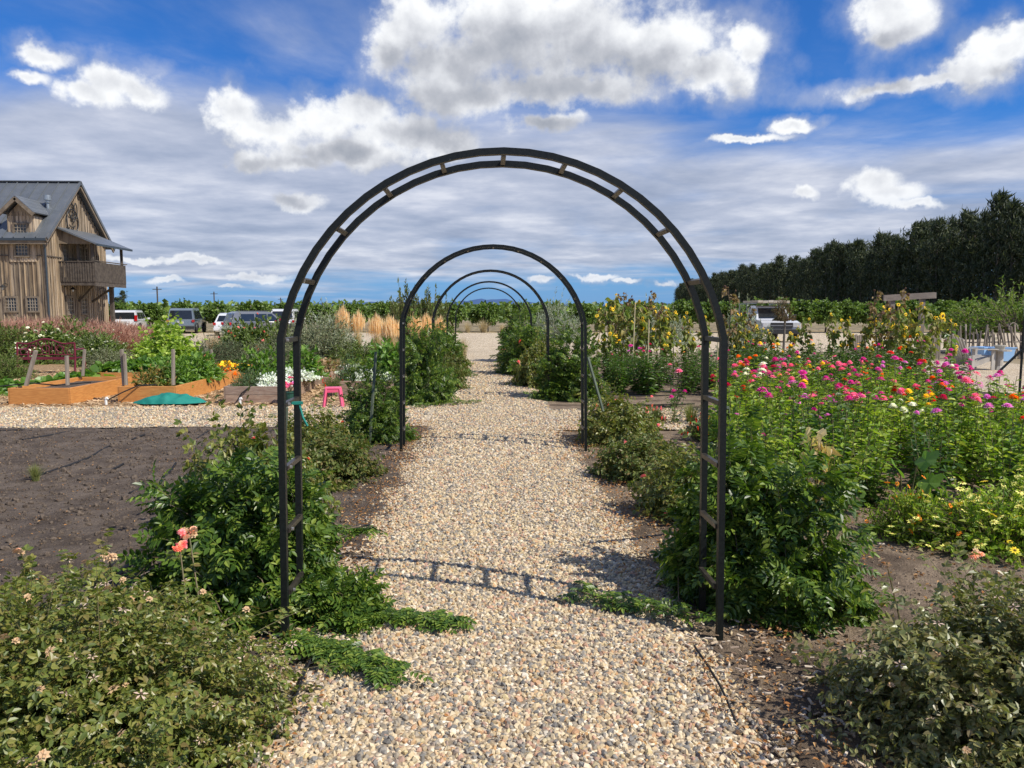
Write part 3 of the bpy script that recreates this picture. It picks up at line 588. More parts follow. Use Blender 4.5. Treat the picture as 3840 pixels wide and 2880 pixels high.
trail('creeper_runner', 'short creeper shoot hanging over the dark soil beside the left arch leg', [AT(700, 1130, 4.3), AT(750, 1150, 4.35), AT(805, 1140, 4.4)], 30, 4, w=.03, rise=0)
trail('creeper_runner', 'arching creeper shoot over the bare brown ground right of the nearest arch', [AT(1760, 1230, 3.8), AT(1830, 1250, 3.8), AT(1905, 1290, 3.75)], 26, 5, w=.03, rise=0)
# mid roses, shared variants
for i in range(3):
    bush_mesh('ro%d' % i, 40+i, (.5, .5, .55), 230, 11, TV5, [M_rose, M_rose_b, M_rose][i], M_stem, ls=(1.1, 1.8), t0=.18, low=-.1, lump=.35, ste=.003)
    bush_mesh('vi%d' % i, 50+i, (.5, .5, 1.0), 240, 13, TV7, M_vine, M_stem_b, ls=(.7, 1.15), t0=.12, low=-.25, lump=.5, base=.5)
CO = ZF['coral']+ZF['rosepink']; CO1 = ZF['coral'][:1]+ZF['rosepink']
for lb, p, key, s_, nf, seed in [
 ('taller green rose with small coral blooms behind the nearest left creeper', (-1.68, 5.5, 0), 'ro0', (.9, 1.05, 1.4), 4, 1),
 ('rounded brownish green rose mound before the second arch left leg', (-1.5, 7.15, 0), 'ro1', (.9, .9, .98), 3, 2),
 ('rose with several salmon blooms beside the pink stool', (-1.85, 8.2, 0), 'ro2', (.8, 1.0, .95), 9, 3),
 ('rounded rose mound on the right of the path before the second arch', (1.5, 7.2, 0), 'ro1', (.85, .85, .85), 3, 4),
 ('low rose with scattered orange buds just past the nearest right creeper', (1.72, 5.8, 0), 'ro2', (1.05, .9, .95), 10, 5),
 ('rose with coral blooms behind the second arch right leg', (1.62, 9.3, 0), 'ro0', (.95, .9, 1.05), 14, 6),
 ('small dusty rose at the path edge beyond the left cross path', (-.95, 15.6, 0), 'ro1', (1.0, 1.0, 1.2), 5, 7),
 ('rose with two bright coral blooms near the third arch right leg', (1.15, 16.2, 0), 'ro0', (1.1, 1.1, 1.8), 9, 8),
 ('far rose with orange flowers by the fourth arch left leg', (-1.15, 18.3, 0), 'ro1', (1.2, 1.2, 1.5), 6, 9),
 ('far dark rose against the yard at the fifth arch left leg', (-1.05, 22.5, 0), 'ro2', (1.1, 1.1, 1.3), 3, 10),
 ('far rose spreading to the path near the fifth arch right leg', (1.0, 21.6, 0), 'ro1', (1.4, 1.2, 1.3), 2, 11)]:
    bush('rose_bush', lb, 'rose bush', p, key, None, rz=seed*1.1, s=s_, group='rose bushes along the path', flowers=CO1, nfl=nf, fsize=.034 if p[1] < 12 else .05, seed=seed)
for lb, p, key, s_, seed in [
 ('creeper clump round the left leg of the second arch', (-1.36, 9.4, 0), 'vi0', (.66, .8, .8), 1),
 ('tall dark creeper column on the left leg of the third arch', (-1.1, 13.5, 0), 'vi1', (1.0, 1.05, 1.30), 2),
 ('creeper clump against the right leg of the third arch', (1.5, 13.9, 0), 'vi2', (1.1, 1.1, 1.1), 3),
 ('creeper clump at the left leg of the fourth arch', (-1.05, 18.9, 0), 'vi0', (1.1, 1.1, 1.05), 4),
 ('creeper clump leaning over the path at the right leg of the fourth arch', (1.15, 19.2, 0), 'vi1', (1.4, 1.3, 1.25), 5),
 ('creeper clump at the right leg of the farthest arch', (1.0, 24.2, 0), 'vi2', (1.5, 1.2, 1.35), 6)]:
    bush('trumpet_creeper', lb, 'creeper', p, key, None, rz=seed*1.7, s=s_, group='creepers climbing the arches')
trail('creeper_runner', 'green creeper runner on the gravel below the third arch left leg', [g3(900, 880), g3(935, 873), g3(985, 872), g3(1025, 868)], 60, 6, w=.07)
# single blossoms that stand clear of the big bushes
def stalk(label, base, tip, heads, mat_heads, size, cat='rose stem', seed=0):
    o = thing('flowering_rose', label, cat, base); b = Vector(base); t_ = Vector(tip)-b; r = random.Random(seed)
    MB().tube([(0, 0, 0), tuple(t_*.5+Vector((.02, .01, .02))), tuple(t_)], [.005, .004, .003], 5).build('stem', M_stem, o)
    fo = []; rr = np.random.default_rng(seed); n = 9; q = np.linspace(.2, .9, n)[:, None]*np.array(t_)[None]; d = rr.normal(size=(n, 3))*[1, 1, .5]; V, F = inst(TV5, q, d, np.tile([0, 0, 1.], (n, 1)), rr.uniform(1, 1.6, n))
    put('leaves', mk('leaves', [(V, F, 0)], M_rose), o)
    for i in range(heads): put('flower', r.choice(mat_heads), o, tuple(t_+Vector((r.uniform(-1, 1), r.uniform(-1, 1), r.uniform(-.6, .5)))*size*1.3), (r.uniform(.2, 1.2), r.uniform(-.5, .5), r.uniform(0, 6)), size*r.uniform(.8, 1.2))
stalk('stem with faded pink and cream rose blossoms left of the nearest arch', G(430, 1480), AT(408, 1150, 3.5), 11, ZF['rosepink']+ZF['peach']+[DRYF, DRYF], .021, seed=1)
stalk('stem with pink roses and one vivid orange bloom left of the nearest arch', G(400, 1500), AT(388, 1180, 3.4), 6, ZF['coral'][:1]+ZF['peach']+ZF['rosepink']+[DRYF], .02, seed=2)
stalk('thin stem with papery dry blossoms standing up at the far left', G(110, 1400), AT(45, 1195, 3.5), 6, [DRYF, DRYF, ZF['peach'][0]], .02, seed=3)
stalk('bare stem with browned blossoms above the left rose bush', G(240, 1420), AT(235, 1200, 3.4), 4, [DRYF], .024, seed=4)
stalk('tall stem with papery pinkish dead blossoms above the near right bush', G(2080, 1560), AT(2105, 1200, 2.9), 8, [DRYF, DRYF, DRYF, ZF['peach'][0]], .02, seed=5)
stalk('short stem with a withered blossom left of the tall one on the right', G(1960, 1500), AT(1915, 1215, 3.1), 3, [DRYF], .022, seed=6)
# ------------------------------------------------------------------ zinnia bed
def zplant(key, seed, h, nst, lm, pairs=8, ll=.07, spread=.16):
    r = np.random.default_rng(seed); a = r.uniform(0, 6.28, nst); q = spread*np.sqrt(r.random(nst)); hh = h*r.uniform(.72, 1.05, nst)
    S = np.stack([np.cos(a)*q*.25, np.sin(a)*q*.25, 0*a], 1); E = np.stack([np.cos(a)*q*1.3, np.sin(a)*q*1.3, hh], 1); Cc = (S+E)/2; Cc[:, :2] *= 1.2
    P = bez(S, Cc, E, np.tile(np.linspace(0, 1, 6), (nst, 1))); t = np.repeat(np.linspace(.08, .93, pairs), 2)[None]+r.uniform(-.03, .03, (nst, pairs*2)); Lp = bez(S, Cc, E, t).reshape(-1, 3)
    N = len(Lp); aa = np.tile(np.tile([0, math.pi], pairs)+np.repeat(np.arange(pairs)*1.57, 2), nst)+np.repeat(a, pairs*2)+r.normal(0, .4, N)
    d = np.stack([np.cos(aa), np.sin(aa), r.uniform(-.25, .55, N)], 1); nn = np.stack([r.normal(0, .35, N), r.normal(0, .35, N), np.ones(N)], 1)
    V, F = inst(t_leaf(1, .42, .2, .25), Lp, d, nn, ll*r.uniform(.6, 1.3, N)*(1.1-.45*(Lp[:, 2]/h)))
    sv, sf = tubes(P, .004, .0025); BCACHE[key] = (mk('foliage', [(V, F, 0)], lm), mk('stems', [(sv, sf, 0)], M_stem), E)
for i in range(5): zplant('zp%d' % i, 70+i, .84, 10, M_zin if i < 3 else M_zin_d, 12, .10, .26)
for i in range(2): zplant('zs%d' % i, 80+i, .5, 7, M_zin_d, 8, .06, .15)
def zin(label, p, key, cols, nf, seed, s_=1., fs=.050, name='zinnia_plant', group='zinnias in the flower bed'):
    fo, st, E = BCACHE[key]; r = random.Random(seed); o = thing(name, label, 'zinnia', p, r.uniform(0, 6.28), group); o.scale = (s_, s_, s_*r.uniform(.93, 1.05))
    tag(put('foliage', fo, o), kind='stuff'); put('stems', st, o); idx = sorted(range(len(E)), key=lambda i: -E[i][2])[:max(nf+3, 3)]; r.shuffle(idx)
    for i in idx[:nf]:
        k = r.choice(cols); put('flower', r.choice(ZF[k]), o, tuple(E[i]+np.array([0, 0, .01])), (r.uniform(-.35, .35), r.uniform(-.35, .35), r.uniform(0, 6)), fs*r.uniform(.65, 1.25))
NAMEC = {'magenta': 'magenta', 'crimson': 'crimson', 'pink': 'pink', 'red': 'scarlet', 'orange': 'orange', 'yellow': 'yellow', 'white': 'creamy white', 'lilac': 'lilac pink'}
rz_ = random.Random(99); y_ = 5.95; row = 0
while y_ < 12.6:
    x_ = .325*y_+.12*(row % 2)+.05
    while x_ < (min(.735*y_+.25, 9.0) if y_ < 9.2 else .635*y_):
        jx, jy = x_+rz_.uniform(-.13, .13), y_+rz_.uniform(-.13, .13)
        if not (jy < 6.5 and jx > 3.4 and rz_.random() < .3):
            u = rz_.random(); k = 'magenta' if u < .42 else 'crimson' if u < .55 else 'pink' if u < .73 else 'lilac' if u < .86 else 'red' if u < .94 else 'orange' if u < .965 else 'yellow' if u < .988 else 'white'
            nf = rz_.choice([0, 1, 2, 3, 5, 6]) if y_ > 7.4 else rz_.choice([1, 2, 2, 3]) if y_ > 6.7 else rz_.choice([0, 1, 1, 2])
            if x_ < 3.2 and y_ < 8: nf = 0 if rz_.random() < .5 else 1
            wx = 'at the left side' if x_ < .42*y_ else 'in the middle' if x_ < .56*y_ else 'at the right side'; wy = 'front' if y_ < 7.6 else 'central' if y_ < 9.8 else 'back'
            if nf == 0: lb = 'leafy zinnia without open flowers %s of the %s zinnia rows' % (wx, wy)
            else: lb = 'zinnia with %s flower heads %s of the %s zinnia rows' % (NAMEC[k], wx, wy)
            zin(lb, (jx, jy, .01), 'zp%d' % rz_.choice([0, 1, 2, 0, 1, 2, 3, 4] if x_ < 4.6+.2*y_ else [3, 4, 3, 0]), [k], nf, row*100+int(x_*10), rz_.uniform(.78, 1.12) if y_ > 6.4 else rz_.uniform(.7, .95))
        x_ += .40
    y_ += .42; row += 1
for j in range(75):
    y_ = rz_.uniform(14.2, 18.2); x_ = rz_.uniform(2.5, .59*y_); u = rz_.random(); right = x_/y_ > .36
    k = rz_.choice(['yellow', 'orange', 'white', 'red', 'yellow', 'magenta'] if right else ['magenta', 'pink', 'crimson', 'magenta', 'lilac', 'yellow'])
    zin('zinnia with %s flower heads %s' % (NAMEC[k], 'among the bamboo canes' if x_ < .27*y_ else 'under the sunflowers near the nearest arch right leg' if x_ < .36*y_ else 'under the sunflowers below the truck' if x_ < .46*y_ else 'under the sunflowers before the pergola'), (x_, y_, .01), 'zp%d' % rz_.choice([3, 4]), [k], rz_.choice([0, 1, 1, 2]), 3000+j, rz_.uniform(.9, 1.15), .045, group='zinnias below the sunflowers')
p = G(1458, 920); zin('lone bushy zinnia with magenta heads standing on the bare soil near the right cross path', p, 'zs0', ['magenta', 'crimson'], 3, 501, 1.0, .045, group='lone zinnias')
zin('lone zinnia with pink heads behind the one by the right cross path', (3.1, 12.6, .01), 'zs1', ['pink'], 2, 502, 1.5, .05, group='lone zinnias')
# low yellow and orange clump at the right border
bush_mesh('ylo', 91, (.46, .44, .40), 330, 12, (t_leaf(.042, .02, .2, .2)[0], t_leaf(.055, .02, .2, .2)[1]), M_zin, M_stem, ls=(.7, 1.2), t0=.15)
YL = [flower_mesh('narrow_zinnia', PET['yellow'], M_eye, 1., ((9, 1, .05, .2),), .25)]; OL = [flower_mesh('orange_zinnia', PET['orange'], M_eye, 1., ((9, 1, .05, .2),), .25)]
LY = [flower_mesh('lemon_zinnia', petalmat('lemon_petal', (.84, .78, .16), (.9, .86, .3)), M_eye, 1., ((9, 1, .05, .2),), .25)]
bush('marigold_clump', 'low clump with lemon yellow flowers at the right border', 'flower clump', (3.45, 4.95, 0), 'ylo', None, flowers=LY+LY+YL, nfl=110, fsize=.026, s=(1.1, 1, 1.0))
bush('marigold_clump', 'small clump with orange flowers left of the lemon yellow one', 'flower clump', (2.98, 5.2, 0), 'ylo', None, rz=2, flowers=OL, nfl=24, fsize=.036, s=(.55, .6, .9), seed=3)
bush('marigold_clump', 'lemon flowered clump half outside the right border', 'flower clump', (4.3, 5.6, 0), 'ylo', None, rz=1, flowers=LY, nfl=80, fsize=.024, s=.9, seed=8)
sq = thing('squash_plant', 'squash seedling with two broad upright leaves in front of the zinnias', 'squash plant', (3.25, 5.7, 0))
for i, (a, l_) in enumerate(((.5, .42), (-.6, .36), (2.4, .25))):
    MB().tube([(0, 0, 0), (math.sin(a)*.08, .03, l_*.6), (math.sin(a)*.12, .02, l_)], .006, 5).build('stem', M_stem, sq)
    T = t_lobed(.19); V, F = inst(T, np.array([[math.sin(a)*.12, .02, l_]]), np.array([[math.sin(a), -.5, .5]]), np.array([[0, -.6, .8]]), np.array([1.0])); put('leaf', mk('leaf', [(V, F, 0)], M_veg), sq)
dd_ = thing('dead_plant', 'withered beige plant stalk hanging among the zinnias', 'dead plant', (2.55, 5.75, 0))
V, F, _, _ = blades(5, 40, .75, .05, .12, .02, .3); MB().raw(V, F).build('dry_leaves', M_dead, dd_)
T = t_leaf(.09, .05, .4, .5); r_ = np.random.default_rng(4); n = 40; Pn = np.stack([r_.normal(0, .05, n), r_.normal(0, .04, n), r_.uniform(.3, .75, n)], 1); V, F = inst(T, Pn, r_.normal(size=(n, 3))*[.5, .5, .2]+[0, 0, -.8], r_.normal(size=(n, 3)), r_.uniform(.6, 1.2, n)); put('dry_leaves', mk('dry_leaves', [(V, F, 0)], leafmat('papery_leaf', [(.5, .38, .22), (.62, .5, .32)], .3, .8, .2)), dd_)
# ------------------------------------------------------------------ sunflowers
def splant(key, seed, h, ybr, dead=False):
    r = np.random.default_rng(seed); mb = MB(); tips = []; lp = []; ld = []
    main = [(0, 0, 0), (r.normal(0, .03), r.normal(0, .03), h*.4), (r.normal(0, .07), r.normal(0, .07), h*.75), (r.normal(0, .12), r.normal(0, .1), h)]
    mb.tube(main, [.014, .012, .009, .005], 5); tips.append(main[-1])
    for t in np.linspace(.22, .97, 60 if not dead else 20):
        z = h*t; x, y = np.interp(z, [m[2] for m in main], [m[0] for m in main]), np.interp(z, [m[2] for m in main], [m[1] for m in main])
        a = r.uniform(0, 6.28); lp.append((x+.06*math.cos(a), y+.06*math.sin(a), z)); ld.append((math.cos(a), math.sin(a), r.uniform(-1.3, .1)))
    for i in range(ybr):
        t = r.uniform(.4, .95); z = h*t; a = r.uniform(0, 6.28); L = r.uniform(.18, .42)*(1.1-.4*t)
        x, y = np.interp(z, [m[2] for m in main], [m[0] for m in main]), np.interp(z, [m[2] for m in main], [m[1] for m in main])
        e = (x+L*.75*math.cos(a), y+L*.75*math.sin(a), z+L*.8); mb.tube([(x, y, z), ((x+e[0])/2+.02, (y+e[1])/2, z+L*.3), e], [.006, .005, .004], 4); tips.append(e)
        for q in range(7):
            f = r.uniform(.3, .9); lp.append((x+(e[0]-x)*f, y+(e[1]-y)*f, z+(e[2]-z)*f)); ld.append((math.cos(a+r.normal()), math.sin(a+r.normal()), r.uniform(-1, .3)))
    lp = np.array(lp); ld = np.array(ld); n = len(lp)
    V, F = inst(t_leaf(1, .72, .2, .35), lp, ld, np.stack([r.normal(0, .5, n), r.normal(0, .5, n), np.ones(n)], 1), r.uniform(.07, .19, n)*(.75 if dead else 1))
    BCACHE[key] = (mk('foliage', [(V, F, 0)], M_dead if dead else M_sun), mb.mesh('stalk', M_stem_b if dead else pmat('sunflower_stalk', (.20, .17, .07), (.30, .24, .12), 14, .8)), tips)
for i in range(5): splant('sp%d' % i, 120+i, 1.75, 9)
for i in range(2): splant('sd%d' % i, 140+i, 2.1, 9, True)
def sunf(label, p, key, ny, ns, seed, s_=1.):
    fo, st, tips = BCACHE[key]; r = random.Random(seed); o = thing('sunflower_plant', label, 'sunflower', p, r.uniform(0, 6.28), 'sunflowers behind the zinnias'); o.scale = (s_,)*3
    tag(put('foliage', fo, o), kind='stuff'); put('stalk', st, o); ii = list(range(len(tips))); r.shuffle(ii)
    rz0 = o.rotation_euler.z
    for i in ii[:ny]:
        for q in range(r.choice([1, 1, 2])): put('flower', SF, o, (tips[i][0]+.08*q*r.uniform(-1, 1), tips[i][1], tips[i][2]+.02-.12*q), (R(r.uniform(40, 95)), 0, -rz0+r.uniform(-1.4, 1.4)), .048*r.uniform(.75, 1.25))
    for i in ii[ny:ny+ns]: put('seed_head', SH, o, tips[i], (r.uniform(.8, 2.2), r.uniform(-.5, .5), r.uniform(0, 6)), .05*r.uniform(.7, 1.3))
SX = [(1292, 17.6, .98), (1318, 16.9, .95), (1345, 17.8, 1.0), (1372, 17.2, 1.02), (1400, 18.2, .96), (1425, 17.2, .9), (1455, 18.5, .9), (1490, 17.6, .88), (1520, 18.6, .82), (1330, 18.8, 1.08), (1385, 18.9, 1.02), (1440, 19.2, .95),
      (1585, 17.8, .86), (1608, 17.0, .86), (1640, 17.4, .68), (1672, 17.0, .66), (1706, 17.6, .62), (1740, 17.8, .80), (1800, 17.4, .86), (1822, 17.8, .78), (1868, 17.2, .80), (1890, 18.2, .8), (1930, 16.6, .98), (1962, 17.6, .9), (1990, 17.0, .95), (2012, 17.8, .86), (2048, 17.2, .8), (1945, 18.6, .9), (1905, 17.4, .92)]
for i, (X, y_, s_) in enumerate(SX):
    p = AT(X, 800, y_); p = (p[0], p[1], .01)
    a = 'fading sunflower with small yellow flowers '+('just right of the second arch' if X < 1310 else 'left of the tallest bamboo cane' if X < 1350 else 'around the tallest bamboo cane' if X < 1390 else 'around the middle bamboo cane' if X < 1430 else 'left of the rightmost bamboo cane' if X < 1480 else 'inside the nearest arch right leg' if X < 1560 else 'touching the outer side of the nearest arch right leg' if X < 1625 else 'below the pickup truck' if X < 1720 else 'right of the pickup truck' if X < 1780 else 'left of the dark slatted panel' if X < 1840 else 'in front of the dark slatted panel' if X < 1895 else 'under the left end of the pergola beam' if X < 1940 else 'in front of the pergola' if X < 1980 else 'right of the pergola posts')
    sunf(a, p, 'sp%d' % (i % 5), rz_.choice([5, 6, 7, 8]), rz_.choice([1, 2, 3]), 700+i, s_)
for X, y_, s_, lb in ((1900, 16.9, .98, 'tall bare dead sunflower with branching stems before the pergola'), (1932, 17.2, 1.0, 'tall dead sunflower with curled brown heads before the right pergola post'), (1420, 18.0, .98, 'tall dead sunflower with dark seed heads against the sky in the left group'), (1345, 18.3, .96, 'dry sunflower with one dark red brown head at the top near the second arch'), (1628, 17.6, .80, 'dry sunflower with crumpled leaves left of the pickup truck'), (1575, 16.6, 1.0, 'brown dead sunflower touching the right leg of the nearest arch')):
    p = AT(X, 800, y_); sunf(lb, (p[0], p[1], .01), 'sd%d' % (int(X) % 2), 0, 9, int(X), s_)
p = AT(2048, 800, 15.0); o = thing('sunflower_plant', 'single tall sunflower with one bright nodding bloom right of the pergola', 'sunflower', (p[0], p[1], .01), 0, 'sunflowers behind the zinnias')
MB().tube([(0, 0, 0), (.05, 0, .8), (.02, 0, 1.35), (-.12, -.03, 1.52), (-.2, -.05, 1.5)], [.014, .012, .009, .007, .005], 5).build('stalk', M_stem, o); put('flower', SF, o, (-.22, -.06, 1.5), (R(95), .3, .4), .085)
n = 14; r_ = np.random.default_rng(3); V, F = inst(t_leaf(1, .72, .2, .35), np.stack([r_.normal(0, .02, n)+.03, r_.normal(0, .02, n), np.linspace(.2, 1.2, n)], 1), r_.normal(size=(n, 3))*[1, 1, .3]+[0, 0, -.5], np.tile([0, -.3, 1.], (n, 1)), r_.uniform(.10, .17, n)); put('foliage', mk('foliage', [(V, F, 0)], M_veg), o)
M_cane = pmat('bamboo_cane', (.52, .42, .22), (.62, .52, .30), 20, .6)
for (x0, y0, x1, y1, yd, lb) in ((1365, 835, 1372, 655, 16.5, 'bamboo cane left of the tied pair among the sunflowers'), (1378, 848, 1397, 745, 15.8, 'short slanting bamboo cane beside the tall ones'), (1398, 855, 1402, 690, 15.3, 'middle bamboo cane rising from the bare soil'), (1546, 870, 1552, 710, 15.0, 'bamboo cane just left of the nearest arch right leg')):
    a = AT(x0, y0, yd); a = (a[0], a[1], 0); b = AT(x1, y1, yd); o = MB().tube([(0, 0, 0), tuple(Vector(b)-Vector(a))], .012, 6).build('bamboo_cane', M_cane, None, loc=a); tag(o, lb, 'cane', 'bamboo canes')
# ------------------------------------------------------------------ stakes leaning on the arches
M_gst = pmat('weathered_green_stake', (.055, .075, .05), (.12, .145, .10), 14, .85, .3, 50, stretch=(1, 1, .2))
for a, b, lb in ((G(1600, 1130), AT(1570, 880, 4.6), 'grey green wooden stake leaning behind the right leg of the nearest arch'), (AT(1303, 885, 9.0), AT(1270, 772, 9.2), 'green stake leaning against the right leg of the second arch'),
                 (G(600, 1150), AT(618, 880, 5.3), 'pale stake leaning behind the left leg of the nearest arch'), (AT(798, 960, 9.0), AT(812, 760, 9.2), 'thin green stake beside the left leg of the second arch'), (G(963, 825), AT(958, 735, 15.5), 'thin dark stake left of the path past the third arch')):
    tag(MB().bar((0, 0, -.02), tuple(Vector(b)-Vector(a)), .028, .02).build('wooden_stake', M_gst, None, loc=a), lb, 'stake', 'stakes at the arches')
# ------------------------------------------------------------------ raised beds
M_new = pmat('new_redwood', (.50, .20, .05), (.64, .29, .08), 7, .55, .15, 30, stretch=(1, 1, 7), extra=((.30, .11, .03), 3.2, .66, .8))
M_old = pmat('weathered_redwood', (.30, .19, .13), (.44, .32, .23), 7, .8, .3, 30, stretch=(1, 1, 7), per_obj=.12, extra=((.15, .12, .10), 4, .55, .7))
def rbed(label, x0, x1, y0, y1, h, m_, soil=M_soil, group='raised garden beds', planks=1):
    o = thing('raised_bed', label, 'raised bed', ((x0+x1)/2+.15, (y0+y1)/2, 0), 0, group); w = (x1-x0)/2; d = (y1-y0)/2; t = .045; ph = h/planks
    for q in range(planks):
        z = ph*(q+.5)+.01
        MB().box((0, -d, z), (2*w-.002, t, ph-.006)).build('plank', m_, o, bevel=.004); MB().box((0, d, z), (2*w-.002, t, ph-.006)).build('plank', m_, o, bevel=.004)
        for s_ in (-1, 1): MB().box((s_*(w+t/2-.02), 0, z), (t, 2*d+t-.01, ph-.006)).build('plank', m_, o, bevel=.004)
    for sx in (-1, 1):
        for sy in (-1, 1): MB().box((sx*(w-.05), sy*(d-.06), h*.5), (.07, .07, h-.02)).build('corner_post', m_, o)
    V, F = grid(-w+.02, w-.02, -d+.03, d-.03, .12, lambda X, Y: h-.07+.02*n1(np.stack([X*2+x0, Y*2], -1))); put('soil', mk('soil', [(V, F, 0)], soil), o); return o
BED = [('new orange brown raised bed of bare soil behind leaning stakes, leftmost in front', -8.28, -7.28, 13.35, 15.6, .29, M_new, 1), ('new orange brown raised bed with green vegetables behind the green cloth', -6.56, -5.60, 13.6, 16.3, .29, M_new, 1),
 ('weathered raised bed with white alyssum left of the nearest arch leg', -4.66, -3.70, 13.4, 15.9, .30, M_old, 2), ('weathered raised bed of dried plants right of the nearest arch left leg', -4.5, -3.52, 16.7, 19.2, .28, M_old, 2),
 ('weathered raised bed with white flowers behind the pink stool', -3.0, -1.95, 14.4, 16.8, .30, M_old, 2), ('orange brown raised bed of marigolds behind the vegetable bed', -6.95, -5.78, 16.9, 19.2, .28, M_new, 1),
 ('orange brown raised bed with squash vines, leftmost in the back row', -8.95, -7.6, 16.8, 19.0, .28, M_new, 1)]
for lb, x0, x1, y0, y1, h, m_, pk in BED: rbed(lb, x0, x1, y0, y1, h, m_, planks=pk)
bush_mesh('veg', 151, (.30, .30, .42), 110, 11, (t_leaf(.075, .038)[0], t_leaf(.075, .038)[1]), M_veg, M_stem, t0=.15)
bush_mesh('beans', 152, (.62, .62, 1.2), 420, 12, (t_leaf(.09, .09)[0], t_leaf(.09, .09)[1]), M_lime, M_stem, t0=.15, low=-.2, lump=.3)
bush_mesh('squash', 153, (.8, .55, .26), 80, 8, (t_leaf(.16, .17)[0], t_leaf(.16, .17)[1]), M_veg, M_stem, t0=.1, arch=.5)
bush_mesh('mound', 154, (.45, .40, .17), 230, 8, (t_leaf(.03, .014)[0], t_leaf(.03, .014)[1]), M_grn, M_stem, t0=.2)
bush_mesh('aly', 155, (.5, .42, .16), 260, 9, (t_leaf(.035, .03)[0], t_leaf(.035, .03)[1]), leafmat('alyssum_bloom', [(.55, .6, .5), (.75, .76, .72), (.84, .84, .82), (.30, .38, .22)], .1, .7, .2), M_stem, t0=.5, outn=1.2)
bush_mesh('carrot', 156, (.4, .36, .26), 260, 9, (t_leaf(.045, .012)[0], t_leaf(.045, .012)[1]), leafmat('carrot_leaf', [(.07, .12, .05), (.11, .17, .08)], .25, .6, .3), M_stem, t0=.15)
bush_mesh('pep', 157, (.3, .3, .34), 80, 11, (t_leaf(.075, .03)[0], t_leaf(.075, .03)[1]), leafmat('pepper_leaf', [(.10, .14, .03), (.16, .17, .05), (.28, .15, .04)], .3, .5, .4), M_stem, t0=.2)
bush_mesh('dryp', 158, (.42, .45, .2), 110, 9, (t_leaf(.07, .05)[0], t_leaf(.07, .05)[1]), leafmat('dried_bed_leaf', [(.26, .16, .08), (.40, .28, .17), (.10, .13, .04)], .2, .8, .2), M_stem_b, t0=.2)
MG = [flower_mesh('marigold_head', PET['orange'], M_eye, 1, ((12, 1, 0, .25), (10, .75, .25, .25), (7, .45, .45, .22)), .1)]; MY = [flower_mesh('yellow_marigold', PET['yellow'], M_eye, 1, ((12, 1, 0, .25), (10, .75, .25, .25)), .1)]
def bb(name, label, cat, p, key, s_, rz=0, fl=None, nf=0, fs=.03, seed=0, group=None):
    if -10 < p[0] < -1.5 and 13 < p[1] < 20.6: p = (p[0]+.15, p[1], p[2])
    bush(name, label, cat, p, key, None, rz=rz, s=s_, flowers=fl, nfl=nf, fsize=fs, seed=seed, group=group)
for i, (x, y, s_, w_) in enumerate(((-5.95, 14.5, 1, 'nearest the front plank'), (-5.85, 15.2, 1.15, 'against the right plank'), (-6.2, 15.9, 1.1, 'at the back left corner'), (-6.0, 15.0, 1.2, 'in the middle'), (-5.9, 15.8, 1.3, 'at the back right corner'))): bb('vegetable_plant', 'bushy green vegetable plant of the bed behind the cloth, '+w_, 'vegetable', (x, y, .2), 'veg', s_, i, group='vegetables in the planted new bed')
bb('pepper_plant', 'pepper plant turning orange at the left end of the vegetable bed', 'vegetable', (-6.28, 14.4, .2), 'pep', 1.15); bb('pepper_plant', 'green pepper plant beside the orange tinged one', 'vegetable', (-6.3, 15.2, .2), 'pep', 1.2, 2)
bb('bean_plant', 'large lime green climbing plant towering behind the raised beds', 'climbing plant', (-8.25, 19.9, 0), 'beans', (1.15, 1.1, .95))
bb('bean_plant', 'lower shaded climbing plant at the left foot of the lime green one', 'climbing plant', (-8.9, 20.4, 0), 'beans', (.8, .8, .6), 2)
for i, (x, y, s_) in enumerate(((-8.3, 17.6, .8), (-8.9, 16.2, 1.0), (-7.9, 18.4, .8), (-9.6, 15.2, .9), (-9.9, 14.2, .7))): bb('squash_plant', 'broad leaved squash trailing round the leftmost raised beds', 'squash plant', (x, y, .25 if i in (0, 2) else .0), 'squash', s_, i, group='squash round the left beds')
bb('marigold', 'mass of orange marigolds in the back raised bed', 'marigold', (-6.2, 17.3, .16), 'mound', (1.05, .9, 1.1), 0, MG, 95, .036, 1); bb('marigold', 'yellow marigolds behind the orange ones', 'marigold', (-6.1, 18.1, .16), 'mound', (1.1, 1.0, 1.35), 1, MY, 80, .036, 2)
bb('marigold', 'small patch of pink snapdragons left of the yellow marigolds', 'flower', (-6.75, 18.2, .28), 'mound', (.6, .8, 1.6), 1, ZF['rosepink'], 25, .04, 7)
bb('alyssum', 'white alyssum cushion spilling over the bed left of the nearest arch leg', 'alyssum', (-3.98, 13.9, .24), 'aly', (.72, .9, 1.4)); bb('alyssum', 'second white alyssum cushion behind the first', 'alyssum', (-3.85, 15.0, .24), 'aly', (.8, 1.0, 1.5), 2)
bb('alyssum', 'white alyssum patch behind the pink stool', 'alyssum', (-2.4, 14.9, .24), 'aly', (1.0, .8, 1.3), 1); bb('alyssum', 'white alyssum patch farther left behind the pink stool', 'alyssum', (-2.85, 16.3, .26), 'aly', (.8, .8, 1.3), 1)
bb('carrot_plant', 'feathery carrot tops at the left end of the alyssum bed', 'vegetable', (-4.38, 13.85, .22), 'carrot', (.8, .9, 1.15)); bb('lavender', 'feathery grey green herb behind the pink stool', 'herb', (-2.75, 14.8, .2), 'carrot', (.8, .8, 1.8), 1)
bb('vegetable_plant', 'dark leafy vegetable between the marigolds and the alyssum', 'vegetable', (-4.4, 15.0, .2), 'veg', (1.6, 1.5, 1.5), 3); bb('vegetable_plant', 'leafy green vegetable behind the left leg of the nearest arch', 'vegetable', (-3.9, 15.7, .2), 'veg', (1.5, 1.4, 1.45), 1)
